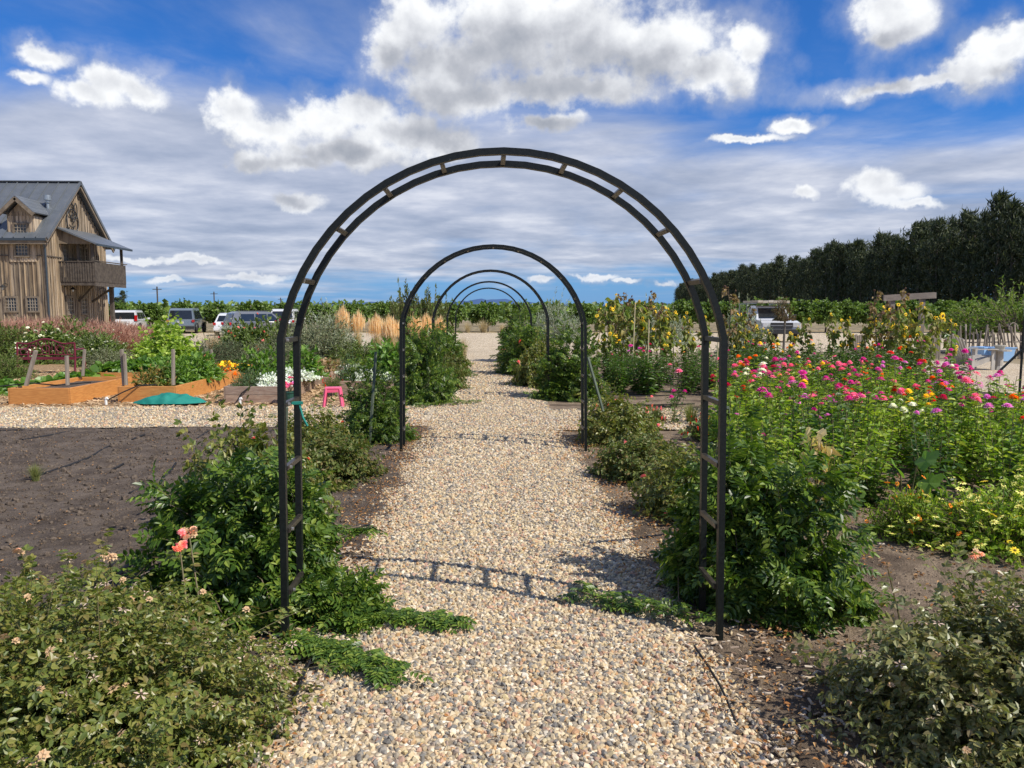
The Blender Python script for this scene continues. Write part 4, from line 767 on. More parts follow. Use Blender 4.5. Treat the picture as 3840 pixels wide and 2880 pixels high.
bb('vegetable_plant', 'leafy bush right of the grey shrubs near the second arch', 'vegetable', (-2.1, 16.0, .2), 'veg', (1.9, 1.6, 1.7), 4)
bb('dried_plant', 'dried flowers in the weathered bed right of the nearest arch left leg', 'dead plant', (-4.0, 17.4, .22), 'dryp', (1.1, 1.2, 1.2)); bb('dried_plant', 'second dried patch farther back in the same weathered bed', 'dead plant', (-4.0, 18.5, .22), 'dryp', (1.1, 1.1, 1), 2)
bb('flower_clump', 'red flowers on a small plant left of the feathery herb', 'flower', (-3.0, 14.35, .2), 'mound', (.4, .4, 1), 1, ZF['red'], 8, .03, 5)
# grape stakes in the beds
M_stk = pmat('grey_grape_stake', (.20, .16, .12), (.34, .29, .23), 9, .9, .4, 40, stretch=(1, 1, .15))
for x0, y0, x1, y1, yd, w, lb in ((98, 833, 135, 760, 13.4, .08, 'stake leaning right at the front left corner of the leftmost bed'), (254, 832, 250, 771, 13.4, .07, 'upright stake at the front right corner of the leftmost bed'), (311, 812, 318, 757, 15.5, .06, 'upright stake at the back of the leftmost bed'),
    (466, 832, 457, 757, 13.7, .08, 'left one of the two stakes at the front of the vegetable bed'), (474, 832, 467, 766, 13.65, .06, 'right one of the two stakes at the front of the vegetable bed'), (651, 832, 650, 757, 13.7, .075, 'upright stake at the front right corner of the vegetable bed'), (805, 797, 792, 757, 16.2, .06, 'leaning stake at the back right corner of the vegetable bed')):
    X0, X1 = x0*.576, x1*.576
    if x0 > 300: X0, X1 = x0*.5755, x1*.5755
    a = AT(X0, y0, yd); b = AT(X1, y1, yd)
    tag(MB().bar((0, 0, 0), tuple(Vector(b)-Vector(a)+Vector((0, 0, .02))), w, .04).build('garden_stake', M_stk, None, loc=(a[0], a[1], a[2]), bevel=.004), lb, 'stake', 'weathered stakes in the raised beds')
# hoses, cloth, pipes
M_hose = pmat('black_hose', (.012, .012, .013), (.03, .03, .032), 10, .75, spec=.2)
def hose(lb, px, r=.009, z=.03, m_=M_hose):
    P = [G(x, y, z) for x, y in px]; o0 = Vector(P[0]); pts = [Vector(p)-o0 for p in P]; Q = []
    for i in range(len(pts)-1):
        for k in range(4):
            t = k/4; p0 = pts[max(i-1, 0)]; p1 = pts[i]; p2 = pts[i+1]; p3 = pts[min(i+2, len(pts)-1)]
            Q.append(.5*((2*p1)+(p2-p0)*t+(2*p0-5*p1+4*p2-p3)*t*t+(3*p1-p0-3*p2+p3)*t**3))
    Q.append(pts[-1]); tag(MB().tube([tuple(q) for q in Q], r, 6).build('drip_hose', m_, None, smooth=True, loc=tuple(o0)), lb, 'hose', 'irrigation hoses on the soil')
hose('longest black hose curving across the middle of the dark soil bed', [(62, 1033), (130, 1012), (190, 990), (220, 972), (242, 962)], .014)
hose('grey hose piece rising from the soil left of the nearest arch creeper', [(280, 1066), (315, 1050), (345, 1035), (365, 1022), (380, 1000)], .012)
hose('short black hose near the lower left of the soil bed', [(-5, 1183), (15, 1181), (34, 1177)], .010)
hose('thick hose emerging beside the pink and orange roses', [(238, 1224), (275, 1205), (310, 1185), (350, 1160)], .013)
hose('thin hose near the gravel cross path at the upper left', [(-5, 931), (40, 929), (68, 931)], .012)
hose('thin hose parallel to the long one at the upper left of the soil', [(48, 950), (80, 945), (120, 938), (155, 931)], .012)
hose('short hose fragment in the upper middle of the dark soil', [(285, 950), (300, 944), (312, 939)], .014)
hose('hose fragment left of the nearest arch leg close to the cross path', [(425, 948), (440, 938), (452, 930)], .012)
hose('small hose piece beside the tiny weed in the dark soil', [(242, 1015), (258, 1007), (266, 1002)], .012)
hose('hose line ending at the creeper top in the dark soil', [(536, 945), (560, 938), (600, 928)], .012)
hose('thin black tube lying at the right edge of the gravel', [(1500, 1395), (1530, 1440), (1560, 1490), (1590, 1560)], .005, .04)
hose('thin black tube lying at the left edge of the gravel', [(678, 1410), (660, 1450), (645, 1490), (632, 1520)], .005, .06)
hose('irrigation line crossing the brown soil before the sunflowers', [(1340, 856), (1400, 855), (1460, 853), (1560, 850)], .012)
hose('second irrigation line across the brown soil', [(1330, 872), (1400, 875), (1500, 872)], .012)
hose('irrigation line behind the zinnias at the right', [(1890, 858), (1980, 862), (2080, 856), (2150, 862)], .012)
hose('irrigation line at the right border behind the zinnias', [(2060, 846), (2120, 848), (2210, 852)], .012)
def hose3(lb, pts, r=.012): o0 = Vector(pts[0]); tag(MB().tube([tuple(Vector(p)-o0) for p in pts], r, 6).build('drip_hose', M_hose, None, smooth=True, loc=tuple(o0)), lb, 'hose', 'hoses at the raised beds')
hose3('black hose lying over the rim of the leftmost raised bed', [(-9.2, 13.2, .06), (-8.5, 13.25, .18), (-8.28, 13.33, .33), (-7.9, 13.6, .36), (-7.5, 13.6, .32), (-7.4, 14.6, .28)])
hose3('black hose climbing into the vegetable bed from a white riser', [(-6.5, 13.35, .08), (-6.3, 13.45, .2), (-6.05, 13.56, .32), (-5.8, 13.7, .31)])
hose3('black hose on the front of the alyssum bed', [(-4.28, 13.25, .05), (-4.2, 13.3, .2), (-4.05, 13.4, .33)])
for x, y, lb in ((-6.5, 13.3, 'white plastic riser at the corner of the vegetable bed'), (-4.2, 13.2, 'white plastic riser in front of the alyssum bed')):
    tag(MB().tube([(0, 0, 0), (0, 0, .10)], .022, 8).tube([(0, 0, .10), (.03, 0, .115)], .026, 8).build('pipe_riser', M_white, None, loc=(x, y, .01)), lb, 'pipe')
M_teal = pmat('teal_cloth', (.0, .16, .125), (.01, .22, .17), 6, .75, .3, 20)
nc = snoise(77, 2, 5, 5); a0 = G(365, 876)
def zc(X, Y):
    f = np.clip(1-(X/.6)**2-(Y/.26)**2, 0, 1); return .02+f**.5*(.09+.08*nc(np.stack([X, Y*2.2], -1))+.04*np.exp(-((X+.1)/.2)**2))
def ecl(X, Y): return X*(1-.5*(Y/.26)**2), Y
V, F = grid(-.62, .62, -.26, .26, .035, zc, ecl); tag(put('green_cloth', mk('green_cloth', [(V, F, 0)], M_teal, True), None, (a0[0], a0[1]+.05, .03)), 'crumpled teal green cloth lying in front of the vegetable bed', 'cloth')
# pink stool
M_pk = pmat('pink_plastic', (.78, .10, .20), (.82, .14, .25), 3, .35, spec=.5)
o = thing('stool', 'bright pink plastic step stool on the mulch beside the raised bed', 'stool', (-2.52, 12.7, .03), .12)
MB().box((0, 0, .315), (.26, .22, .03)).build('seat', M_pk, o, bevel=.012)
for sx in (-1, 1):
    for sy in (-1, 1): MB().bar((sx*.11, sy*.09, .31), (sx*.15, sy*.12, 0), .045, .035).build('leg', M_pk, o, bevel=.006)
for sy in (-1, 1): MB().box((0, sy*.098, .275), (.21, .012, .05)).build('apron', M_pk, o)
for sx in (-1, 1): MB().box((sx*.118, 0, .275), (.012, .18, .05)).build('apron', M_pk, o)
# geranium pot
p = AT(631, 860, 14.0)
o = thing('flower_pot', 'green pot of pink geraniums seen between the two left arch posts', 'potted plant', (-3.35, 13.2, .02)); MB().lathe([(0, 0), (.08, 0), (.1, .2), (.11, .2), (.11, .22), (.095, .22), (.09, .18), (0, .18)], n=14).build('pot', pmat('green_pot', (.02, .09, .06), None, 8, .5), o)
r_ = random.Random(4)
for i in range(9):
    t_ = (r_.uniform(-.1, .1), r_.uniform(-.08, .08), r_.uniform(.3, .46)); MB().tube([(0, 0, .18), t_], .004, 4).build('stem', M_stem, o); put('flower', r_.choice(ZF['pink']+ZF['lilac']), o, t_, (r_.uniform(.3, 1.2), 0, r_.uniform(0, 6)), .045)
tag(MB().box((0, 0, .03), (.09, .03, .012), rz=.2).tube([(.03, 0, .02), (.05, -.02, -.04), (.07, -.02, -.08)], .006, 5).build('green_tie', M_teal, None, loc=(-.93, 3.72, 1.13)), 'green tie knotted on a rung of the nearest arch left leg', 'tie')
# bench
M_bench = pmat('burgundy_metal', (.13, .012, .025), (.18, .02, .04), 10, .35, spec=.6)
bp = G(60, 806); o = thing('garden_bench', 'burgundy metal garden bench with arched back seen from behind', 'bench', (bp[0]+.72, 20.0, .0), 0)
BW = .72; bk = lambda x: .80+.10*math.exp(-(x/.28)**2)-.03*math.exp(-((abs(x)-.45)/.16)**2)
f_ = MB(); pts = [(x, 0, bk(x)) for x in np.linspace(-BW, BW, 21)]; f_.tube(pts, .024, 6).tube([(-BW, 0, .5), (BW, 0, .5)], .015, 6).build('backrest_frame', M_bench, o)
rr_ = random.Random(8)
for i in range(17):
    x = -.62+i*.0775; q = rr_.uniform(-.06, .06)
    MB().tube([(x, 0, .5), (x+q, 0, .62), (x-q, 0, bk(x)-.02)], .008, 5).build('scroll', M_bench, o)
for x in (-.35, 0, .35):
    MB().tube([(x+.1*math.cos(a), 0, .66+.08*math.sin(a)) for a in np.linspace(0, 6.28, 13)], .012, 5).build('scroll', M_bench, o)
for s_ in (-1, 1):
    MB().tube([(s_*BW, 0, bk(BW)), (s_*BW, 0, .4), (s_*BW, -.05, 0)], .026, 6).build('leg', M_bench, o); MB().tube([(s_*BW, .5, 0), (s_*BW, .46, .4), (s_*BW, .48, .60), (s_*BW, .4, .64), (s_*BW, 0, .62)], .022, 6).build('armrest', M_bench, o)
MB().box((0, -.01, .41), (2*BW-.02, .03, .07)).build('seat_rail', M_bench, o)
for i in range(7): MB().box((0, .04+.065*i, .41), (2*BW-.02, .045, .02)).build('seat_slat', M_bench, o)
# ------------------------------------------------------------------ shrubs and grasses in the left garden
TS = t_leaf(.09, .03, .15, .15, False); TS2 = t_leaf(.13, .07, .15, .15, False)
bush_mesh('grey', 161, (1., 1., 1.15), 420, 16, TS, M_sage, M_stem_b, t0=.25, low=-.05, lump=.25); bush_mesh('grn', 162, (1., 1., 1.0), 420, 16, TS, M_grn, M_stem_b, t0=.25, low=-.05, lump=.25)
bush_mesh('rosem', 163, (.8, .7, .8), 420, 12, (t_leaf(.08, .016, .1, .1, False)), leafmat('rosemary_leaf', [(.05, .075, .035), (.085, .12, .055), (.14, .16, .09)], .12, .6, .3), M_stem_b, t0=.3, low=.1, lump=.15, arch=.05)
bush_mesh('wroses', 164, (.9, .8, 1.0), 300, 13, TS2, M_grn, M_stem, t0=.25, lump=.35); bush_mesh('olive', 165, (.95, .95, 1.15), 300, 14, t_leaf(.11, .03, .1, .1, False), M_olive, M_stem_b, t0=.35, lump=.4, low=-.3)
bush_mesh('sap', 166, (.55, .55, 1.5), 110, 15, TS2, leafmat('sapling_leaf', [(.06, .085, .02), (.10, .125, .035), (.15, .15, .05)], .2, .5, .35), M_stem_b, t0=.3, lump=.35, low=.15, arch=-.1, ste=.012)
for lb, nm, cat, key, X, yd, s_, rz in [
 ('large grey green shrub right of the nearest arch left leg', 'shrub', 'shrub', 'grey', 690, 21.5, (1.15, 1, 1.15), 0), ('grey green shrub directly behind the nearest arch left leg', 'shrub', 'shrub', 'grey', 645, 23, (1, 1, 1.1), 2),
 ('broad green shrub below the golden grass', 'shrub', 'shrub', 'grn', 772, 21.0, (1.1, 1, .74), 1), ('tall wispy silver shrub before the vineyard left of the golden grass', 'shrub', 'shrub', 'olive', 715, 27, (1.2, 1, 1.45), 1),
 ('second green shrub merging with the golden grass', 'shrub', 'shrub', 'grn', 835, 20.0, (.9, .9, .66), 2), ('small dark shrub under the third arch creeper', 'shrub', 'shrub', 'grn', 862, 16.5, (.75, .7, .9), 3),
 ('silver olive shrub hiding the white parked car', 'shrub', 'shrub', 'olive', 515, 30, (.9, .9, 1.15), 3), ('upright rosemary bush behind the marigolds', 'rosemary_bush', 'rosemary', 'rosem', 445, 21.5, (1.1, 1, 1.05), 0),
 ('second rosemary bush right of the first', 'rosemary_bush', 'rosemary', 'rosem', 490, 22.5, (1., 1, .95), 2), ('dark bush at the left border behind the bench', 'shrub', 'shrub', 'grn', 20, 27, (1.2, 1, 1.1), 0),
 ('low grey herb right of the bench', 'shrub', 'shrub', 'grey', 235, 21, (.7, .7, .5), 3), ('low silvery herb between bench and climbing plant', 'shrub', 'shrub', 'grey', 222, 23.5, (.9, .8, .7), 3), ('low green herb patch before the bench left end', 'shrub', 'shrub', 'grn', 5, 18.5, (.6, .6, .55), 1),
 ('green bush left of the climbing plant', 'shrub', 'shrub', 'grn', 190, 24.5, (1., 1, .95), 1), ('small grey shrub below the coral rose', 'shrub', 'shrub', 'grey', 560, 21.5, (.7, .6, .62), 2), ('tuft of grey foliage right of the yellow marigolds', 'shrub', 'shrub', 'grey', 602, 20.5, (.55, .6, .55), 1)]:
    p = AT(X, 760, yd); bb(nm, lb, cat, (p[0], p[1], 0), key, s_, rz)
for lb, X, yd, s_, fl, nf, seed in [('rose bush full of creamy white blooms behind the bench', 110, 24.5, (1.25, 1.1, 1.12), ZF['white'], 75, 1), ('smaller white rose bush left of the climbing plant', 215, 23, (.9, .8, .85), ZF['white'], 26, 2), ('rose bush with coral pink blooms in front of the grey parked car', 548, 23.5, (1.0, .95, 1.28), CO, 40, 3), ('red flowering rose just left of the nearest arch leg', 605, 24.5, (.6, .6, 1.32), ZF['crimson']+ZF['coral'], 26, 4), ('low white rose before the barn', 165, 29, (.9, .8, 1.28), ZF['white'], 26, 5)]:
    p = AT(X, 760, yd); bb('rose_bush', lb, 'rose bush', (p[0], p[1], 0), 'wroses', s_, seed, fl, nf, .05, seed)
def gclump(name, key, label, X, yd, s_, rz, group, cat='ornamental grass'):
    p = AT(X, 760, yd); o = thing(name, label, cat, (p[0], p[1], 0), rz, group); o.scale = s_ if hasattr(s_, '__len__') else (s_,)*3
    for nm, me in BCACHE[key]: tag(put(nm, me, o), kind='stuff')
V, F, tp, out = blades(201, 420, .95, .18, .35, .012, .6); V2, F2, tp, out = blades(202, 420, 1.22, .14, .30, .006, .25, lean=(.06, 0))
pd = np.stack([out[:, 0]*.5+.1, out[:, 1]*.5, np.ones(len(tp))], 1); rb = np.random.default_rng(5); V3, F3 = inst(t_leaf(.34, .020, .3, .08), tp-pd*.04, pd, rb.normal(size=(len(tp), 3)), rb.uniform(.8, 1.3, len(tp)))
BCACHE['reed'] = [('blades', mk('blades', [(V, F, 0)], M_gblade)), ('plumes', mk('plumes', [(V2, F2, 0), (V3, F3, 0)], M_gold))]
V, F, tp, out = blades(203, 500, .62, .22, .5, .009, .7); V2, F2, tp, out = blades(204, 1500, 1.05, .25, .75, .0045, .35, hv=.5); pd = np.stack([out[:, 0]*.6, out[:, 1]*.6, np.ones(len(tp))*.6], 1)+rb.normal(0, .15, (len(tp), 3)); V3, F3 = inst(t_leaf(.28, .016, .3, .2, False), tp-pd*.12, pd, rb.normal(size=(len(tp), 3)), rb.uniform(.7, 1.3, len(tp)))
BCACHE['muhly'] = [('blades', mk('blades', [(V, F, 0)], M_gblade)), ('plumes', mk('plumes', [(V2, F2, 0), (V3, F3, 0)], M_pink))]
V, F, tp, out = blades(205, 260, .75, .10, .45, .006, .6); BCACHE['straw'] = [('blades', mk('blades', [(V, F, 0)], M_straw))]
V, F, tp, out = blades(206, 240, .42, .05, .22, .006, .6); BCACHE['tuft'] = [('blades', mk('blades', [(V, F, 0)], M_gblade))]
for i, (X, yd, s_) in enumerate(((738, 27, (.62, .6, 1.24)), (772, 27.5, (.6, .6, 1.12)), (815, 25, (.75, .7, 1.04)), (848, 24, (.75, .7, 1.02)), (899, 27, (.6, .6, 1.04)), (922, 27.5, (.6, .6, 1.06)), (948, 28, (.62, .6, .98)))):
    gclump('feather_grass', 'reed', 'golden feather reed grass clump in the row left of the arches', X, yd, s_, i, 'golden feather grass clumps')
for i, (X, yd, s_) in enumerate(((30, 29, 1.15), (95, 30, 1.15), (-20, 28, 1.2), (160, 28.5, 1.1), (205, 29.5, 1.15), (60, 31.5, 1.25), (240, 28, 1.05), (290, 30, 1.0), (330, 30.5, .9), (130, 32, 1.25), (255, 31, 1.1))):
    gclump('muhly_grass', 'muhly', 'feathery pink brown grass clump between the barn and the rose bushes', X, yd, (s_*1.3, s_*1.1, s_), i, 'pink muhly grass before the barn')
for X, yd, s_, lb in ((1000, 27, 1.2, 'pale dry grass at the left edge of the path by the last arch'), (985, 25.5, .9, 'smaller pale grass by the fourth arch left leg'), (462, 28, 1.5, 'tall pale grass stems before the grey parked car'), (480, 27, 1.3, 'thin pale grass stems right of the tall ones')):
    gclump('dry_grass', 'straw', lb, X, yd, s_, X, 'pale dry grass clumps')
p = G(1495, 917); gclump('grass_tuft', 'tuft', 'green ornamental grass tuft on the right cross path', 1495, p[1], .9, 0, None); gclump('grass_tuft', 'tuft', 'small thin grass tuft by the lone coral rose', 1420, 10.8, .7, 1, None)
bb('rose_bush', 'tiny rose with coral blooms on the right cross path', 'rose bush', (2.35, 10.7, .02), 'mound', (.4, .4, 1.4), 0, CO, 9, .04, 9)
bb('flower_clump', 'small orange and red flowers just left of the nearest arch right leg', 'flower', (2.72, 9.3, .02), 'mound', (.6, .5, 1.8), 0, MG+ZF['red'], 22, .028, 3)
for x, y, s_, lb in ((-4.2, 7.2, .5, 'tiny green weed tuft in the middle of the dark soil'), (-4.0, 5.6, .4, 'faint grassy weed in the dark soil')):
    o = thing('weed', lb, 'weed', (x, y, .02)); o.scale = (s_,)*3; put('blades', BCACHE['tuft'][0][1], o)
bb('weed_patch', 'patch of low weeds in the soil above the near left rose bush', 'weeds', (-2.35, 4.55, .01), 'mound', (.7, .5, .3), 1); bb('weed_patch', 'second low weed patch nearer the left border', 'weeds', (-2.9, 4.2, .01), 'mound', (.4, .35, .25), 2)
# saplings and silver olives
for lb, X, yd, s_, key in (('tall slender leafy sapling left of the second arch top', 885, 33, (.9, .9, 1.75), 'sap'), ('leafy sapling left of the tall slender one', 858, 34, (1.1, 1.1, 1.45), 'sap'), ('leaning sapling between the second and third arch outlines', 925, 33, (1.0, 1.0, 1.6), 'sap'), ('low leafy sapling near the third arch left side', 950, 34, (1.1, 1, 1.4), 'sap'),
    ('silvery olive tree seen inside the arches on the right', 1198, 42, (1.05, 1, 2.05), 'olive'), ('lower silvery olive tree right beside the first', 1168, 44, (.9, .9, 1.5), 'olive'), ('silvery olive tree above the sunflowers left group', 1398, 34, (1.15, 1, 1.65), 'olive'), ('second silvery shrub behind the sunflowers', 1445, 36, (1.2, 1, 1.3), 'olive'), ('upright silvery olive just left of the pickup truck', 1605, 27, (.9, .8, 1.55), 'olive'), ('broad silvery shrub inside the second arch right side', 1225, 40, (1.0, 1, 1.3), 'olive')):
    p = AT(X, 760, yd); bb('olive_tree' if key == 'olive' else 'sapling', lb, 'tree', (p[0], p[1], 0), key, s_, X)
# ------------------------------------------------------------------ vineyard
TG = t_leaf(.17, .15, .2, .25, False)
M_post = pmat('vineyard_post', (.09, .075, .06), (.17, .145, .12), 8, .9)
def vine(key, seed, wx, wy):
    fo, st, E, D = bush_mesh('vv'+key, seed, (wx, wy, .78), 290, 14, TG, M_grape, M_stem_b, t0=.3, low=-.8, lump=.35, clip=-.8, arch=.3, outn=.7)
    mb = MB(); r = random.Random(seed); mb.tube([(0, 0, 0), (r.uniform(-.06, .06), 0, .5), (r.uniform(-.1, .1), 0, 1.0), (0, 0, 1.4)], [.07, .055, .05, .04], 6)
    mb.tube([(0, 0, 1.1), (wx*.7, 0, 1.35)], [.035, .02], 5).tube([(0, 0, 1.1), (-wx*.7, 0, 1.35)], [.035, .02], 5)
    # leaf cloud centred at 1.45 m
    co = np.zeros(len(fo.vertices)*3, np.float32); fo.vertices.foreach_get('co', co); co = co.reshape(-1, 3); co[:, 2] += 1.32; fo.vertices.foreach_set('co', co.ravel()); fo.update()
    return fo, mb.mesh('trunk', M_stem_b)
VV = [vine('a%d' % i, 300+i, .95, 1.1) for i in range(4)]
postm = MB().box((0, 0, .95), (.07, .07, 1.9)).mesh('post', M_post)
rv = random.Random(5)
def vplace(x, y, lb, gp, sc_=1., post=True):
    fo, tr = VV[rv.randrange(4)]; o = thing('grape_vine', lb, 'grapevine', (x, y, 0), rv.uniform(-.3, .3)+rv.choice([0, math.pi]), gp); o.scale = (sc_*rv.uniform(.92, 1.1), sc_, sc_*rv.uniform(.94, 1.08))
    tag(put('crown', fo, o), kind='stuff'); put('trunk', tr, o)
    if post: put('post', postm, o, (.12, -.5, 0))
x_ = -46
while x_ < 14.5:
    vplace(x_, 60+rv.uniform(-.4, .4), 'grapevine at the end of its row '+('beside the barn' if x_ < -34 else 'behind the white compact suv' if x_ < -28 else 'behind the blue grey suv' if x_ < -22 else 'behind the crosswise dark car' if x_ < -16 else 'right of the parked cars' if x_ < -10 else 'behind the golden grass' if x_ < -4.5 else 'seen inside the farthest arch' if x_ < 2 else 'behind the silvery olives' if x_ < 8 else 'behind the left sunflower group'), 'grapevines at the vineyard edge', 1.0); x_ += 2.55
x_ = 15
while x_ < 50:
    vplace(x_, 57+rv.uniform(-.3, .3), 'grapevine of the hedge row before the pines '+('at its left end' if x_ < 19 else 'behind the pickup truck' if x_ < 24 else 'right of the pickup truck' if x_ < 28 else 'left of the pergola' if x_ < 31 else 'behind the pergola' if x_ < 35 else 'behind the stake fence' if x_ < 40 else 'at the right border'), 'grapevines in the hedge row on the right', 1.06, False); x_ += 1.75
r_ = np.random.default_rng(8); Ps = []
for yy in np.concatenate([np.arange(62.5, 90, 2.5), np.arange(90, 220, 8), np.arange(220, 900, 45)]):
    w = .78*yy; n = int(min(2600, w*2*9)); X = r_.uniform(-w, w, n); Ps.append(np.stack([X, yy+r_.normal(0, .35, n), (.75+r_.random(n)**.7*1.40)*(1+.12*np.sin(X*1.7+yy))], 1))
P = np.concatenate(Ps); n = len(P); V, F = inst(TG, P, r_.normal(size=(n, 3)), r_.normal(size=(n, 3))*.6+[0, -.2, 1], (1.6+P[:, 1]/90)*r_.uniform(.8, 1.5, n))
tag(put('vineyard', mk('vineyard', [(V, F, 0)], M_grape)), 'endless green vineyard rows stretching flat to the horizon', 'vineyard', kind='stuff')
V, F = grid(-60, 60, 57.6, 63.5, 3, lambda X, Y: .02+.0*X); struct('dry_verge', V, F, pmat('dry_grass_ground', (.36, .26, .13), (.24, .18, .09), .6, .95, .5, 20))
for X, s_, lb in ((1010, 1.6, 'tan dry grass mound under the vine end seen through the arches'), (1045, 1.9, 'largest tan dry grass mound seen through the arches'), (1085, 1.3, 'low tan dry grass right of the largest mound')):
    gclump('dry_grass', 'straw', lb, X, 57.6, (s_*1.6, s_, s_*.9), X, None)
# ------------------------------------------------------------------ pine windbreak on the right
def ctree(seed, h=15.5, w=2.5):
    r = np.random.default_rng(seed); nb = 150; z = h*(.07+.93*r.random(nb)**.78); q = z/h; rad = w*(.55+.5*np.sin(np.clip(q*3.0, 0, 3.1)))*np.clip((1.05-q)*3.9, .15, 1)*r.uniform(.35, 1.1, nb)
    a = r.uniform(0, 6.28, nb); tips = np.stack([np.cos(a)*rad, np.sin(a)*rad, z+rad*.55+r.uniform(0, .8, nb)], 1); roots = np.stack([0*a, 0*a, z-.3], 1)
    k = 17; t = r.uniform(.3, 1.02, (nb, k)); P = roots[:, None]+(tips-roots)[:, None]*t[..., None]+r.normal(0, .22, (nb, k, 3)); P = P.reshape(-1, 3)
    tx = r.normal(0, .7, (6, 2))[r.integers(0, 6, 90)]; top = np.stack([tx[:, 0]+r.normal(.1, .12, 90), tx[:, 1]+r.normal(0, .12, 90), h*(.88+.15*r.random(90))], 1); P = np.concatenate([P, top]); n = len(P)
    out_ = P*[1, 1, 0]; out_ /= np.linalg.norm(out_, axis=1, keepdims=True)+.1; d = out_*.5+r.normal(0, .35, (n, 3))+[.28, 0, .75]
    V, F = inst(t_leaf(.85, .16, .2, .35, False), P, d, r.normal(size=(n, 3))*.5+out_+[0, 0, .4], r.uniform(.6, 1.35, n))
    bv, bf = tubes(np.stack([roots[::3], (roots[::3]+tips[::3])/2, tips[::3]], 1), .05, .015)
    tr = MB().tube([(0, 0, 0), (.05, 0, h*.4), (-.05, .05, h*.75), (.0, 0, h*.97)], [.22, .16, .10, .03], 6); tr.raw(bv, bf)
    return mk('crown', [(V, F, 0)], M_cas), tr.mesh('trunk', M_bark)
CT = [ctree(400+i, 15.5+.5*(i%3), 2.2+.25*(i%4)) for i in range(8)]; rt_ = random.Random(3)
yy = 84.; k = 0
while yy < 445:
    for lane in (0, 1):
        x = 71+(yy-100)*.115+lane*3.2+rt_.uniform(-.8, .8); fo, tr = CT[rt_.randrange(8)]; s_ = rt_.uniform(.82, 1.05)
        lb = 'tall dark pine of the windbreak '+('at the right border of the picture' if yy < 98 else 'right of the young green tree' if yy < 110 else 'above the blue tubs' if yy < 124 else 'above the stake fence end' if yy < 140 else 'right of the pergola beam' if yy < 160 else 'above the pergola' if yy < 182 else 'left of the pergola' if yy < 210 else 'right of the pickup truck' if yy < 245 else 'above the pickup truck' if yy < 290 else 'near the leg of the nearest arch' if yy < 350 else 'at the low far left end')
        o = thing('pine_tree', lb+(', back line' if lane else ', front line'), 'pine tree', (x, yy+rt_.uniform(-.8, .8), 0), rt_.uniform(0, .5)*0+rt_.uniform(-.6, .6), 'pines of the windbreak'); o.scale = (s_*rt_.uniform(.9, 1.15), s_*rt_.uniform(.9, 1.15), s_)
        tag(put('crown', fo, o), kind='stuff'); put('trunk', tr, o)
    yy += 3.6 if yy < 180 else 5.4
# far left trees and poles
tcx = thing('distant_tree', 'distant conical dark tree right of the barn', 'tree', AT(266, 668, 260)[:2]+(0,)); put('crown', CT[0][0], tcx, scale=(.7, .7, .52)); put('trunk', CT[0][1], tcx, scale=.5)
tcx = thing('distant_tree', 'smaller distant conical tree beside the barn', 'tree', AT(252, 668, 270)[:2]+(0,)); put('crown', CT[1][0], tcx, scale=(.9, .9, .38)); put('trunk', CT[1][1], tcx, scale=.36)
M_pole = pmat('utility_pole_wood', (.09, .07, .055), None, 5, .9)
for X, Yt, yd, lb in ((339, 619, 230, 'tallest utility pole left of the arches above the parked cars'), (462, 630, 290, 'second utility pole from the left over the vineyard'), (606, 643, 380, 'short far utility pole near the nearest arch left leg'), (696, 652, 500, 'tiny far utility pole inside the nearest arch')):
    p = AT(X, Yt, yd); o = thing('utility_pole', lb, 'utility pole', (p[0], p[1], 0)); MB().tube([(0, 0, 0), (0, 0, p[2])], .22, 6).build('pole', M_pole, o); MB().box((0, 0, p[2]-.8), (2.6, .2, .2)).build('crossarm', M_pole, o)
# ------------------------------------------------------------------ barn
def barnmat(nm, a, b_, per): return pmat(nm, a, b_, 2.2, .85, .35, 14, stretch=(3, 3, .35), per_obj=per, extra=((.085, .068, .055), 1.9, .50, .70))
M_bw = barnmat('barn_board', (.225, .165, .108), (.375, .295, .20), .48); M_bd = barnmat('barn_board_dark', (.20, .10, .05), (.34, .20, .11), .25); M_trim = pmat('barn_trim', (.13, .10, .07), (.22, .175, .125), 4, .8, .2, 20)
M_metal = pmat('grey_metal_roof', (.13, .145, .16), (.17, .185, .20), 1.2, .42, metal=.35, per_obj=.06); M_dk = pmat('dark_wood', (.055, .043, .034), (.11, .088, .068), 5, .85, .3, 20)
M_glass = pmat('dark_window_glass', (.012, .014, .018), (.02, .022, .026), 2, .08, spec=.8)
BX, BY = -25.0, 45.0; barn = thing('barn', 'tall weathered board barn with grey metal roof and balcony at the left', 'barn', (BX, BY, 0))
GW = 7.0; ZE = 6.05; ZR = 9.35; sl = (ZR-ZE)/(GW/2)
core = MB().prism([(.05, 0), (GW-.05, 0), (GW-.05, ZE-.05), (GW/2, ZR-.1), (.05, ZE-.05)], -16, -.05).build('wall', M_bd, barn)
gz = lambda y: ZE+sl*(y if y < GW/2 else GW-y)
rb_ = random.Random(2); y0 = 0.0
while y0 < GW-.01:
    w = rb_.choice([.2, .24, .28]); y1 = min(GW, y0+w)
    m_ = M_bd if 1.6 < y0 < 5.2 and False else M_bw; pr = [(y0+.004, .0), (y1-.004, 0), (y1-.004, gz(y1)-.12), (y0+.004, gz(y0)-.12)]
    if y0 < GW/2 < y1: pr = pr[:3]+[(GW/2, ZR-.12)]+pr[3:]
    MB().prism(pr, -.05, -.02+rb_.uniform(0, .008)).build('board', m_, core)
    MB().prism([(y1-.025, 0), (y1+.025, 0), (y1+.025, gz(min(y1+.02, GW))-.14), (y1-.025, gz(y1-.02)-.14)], -.022, .035).build('batten', m_, core); y0 = y1
x0 = 0.0
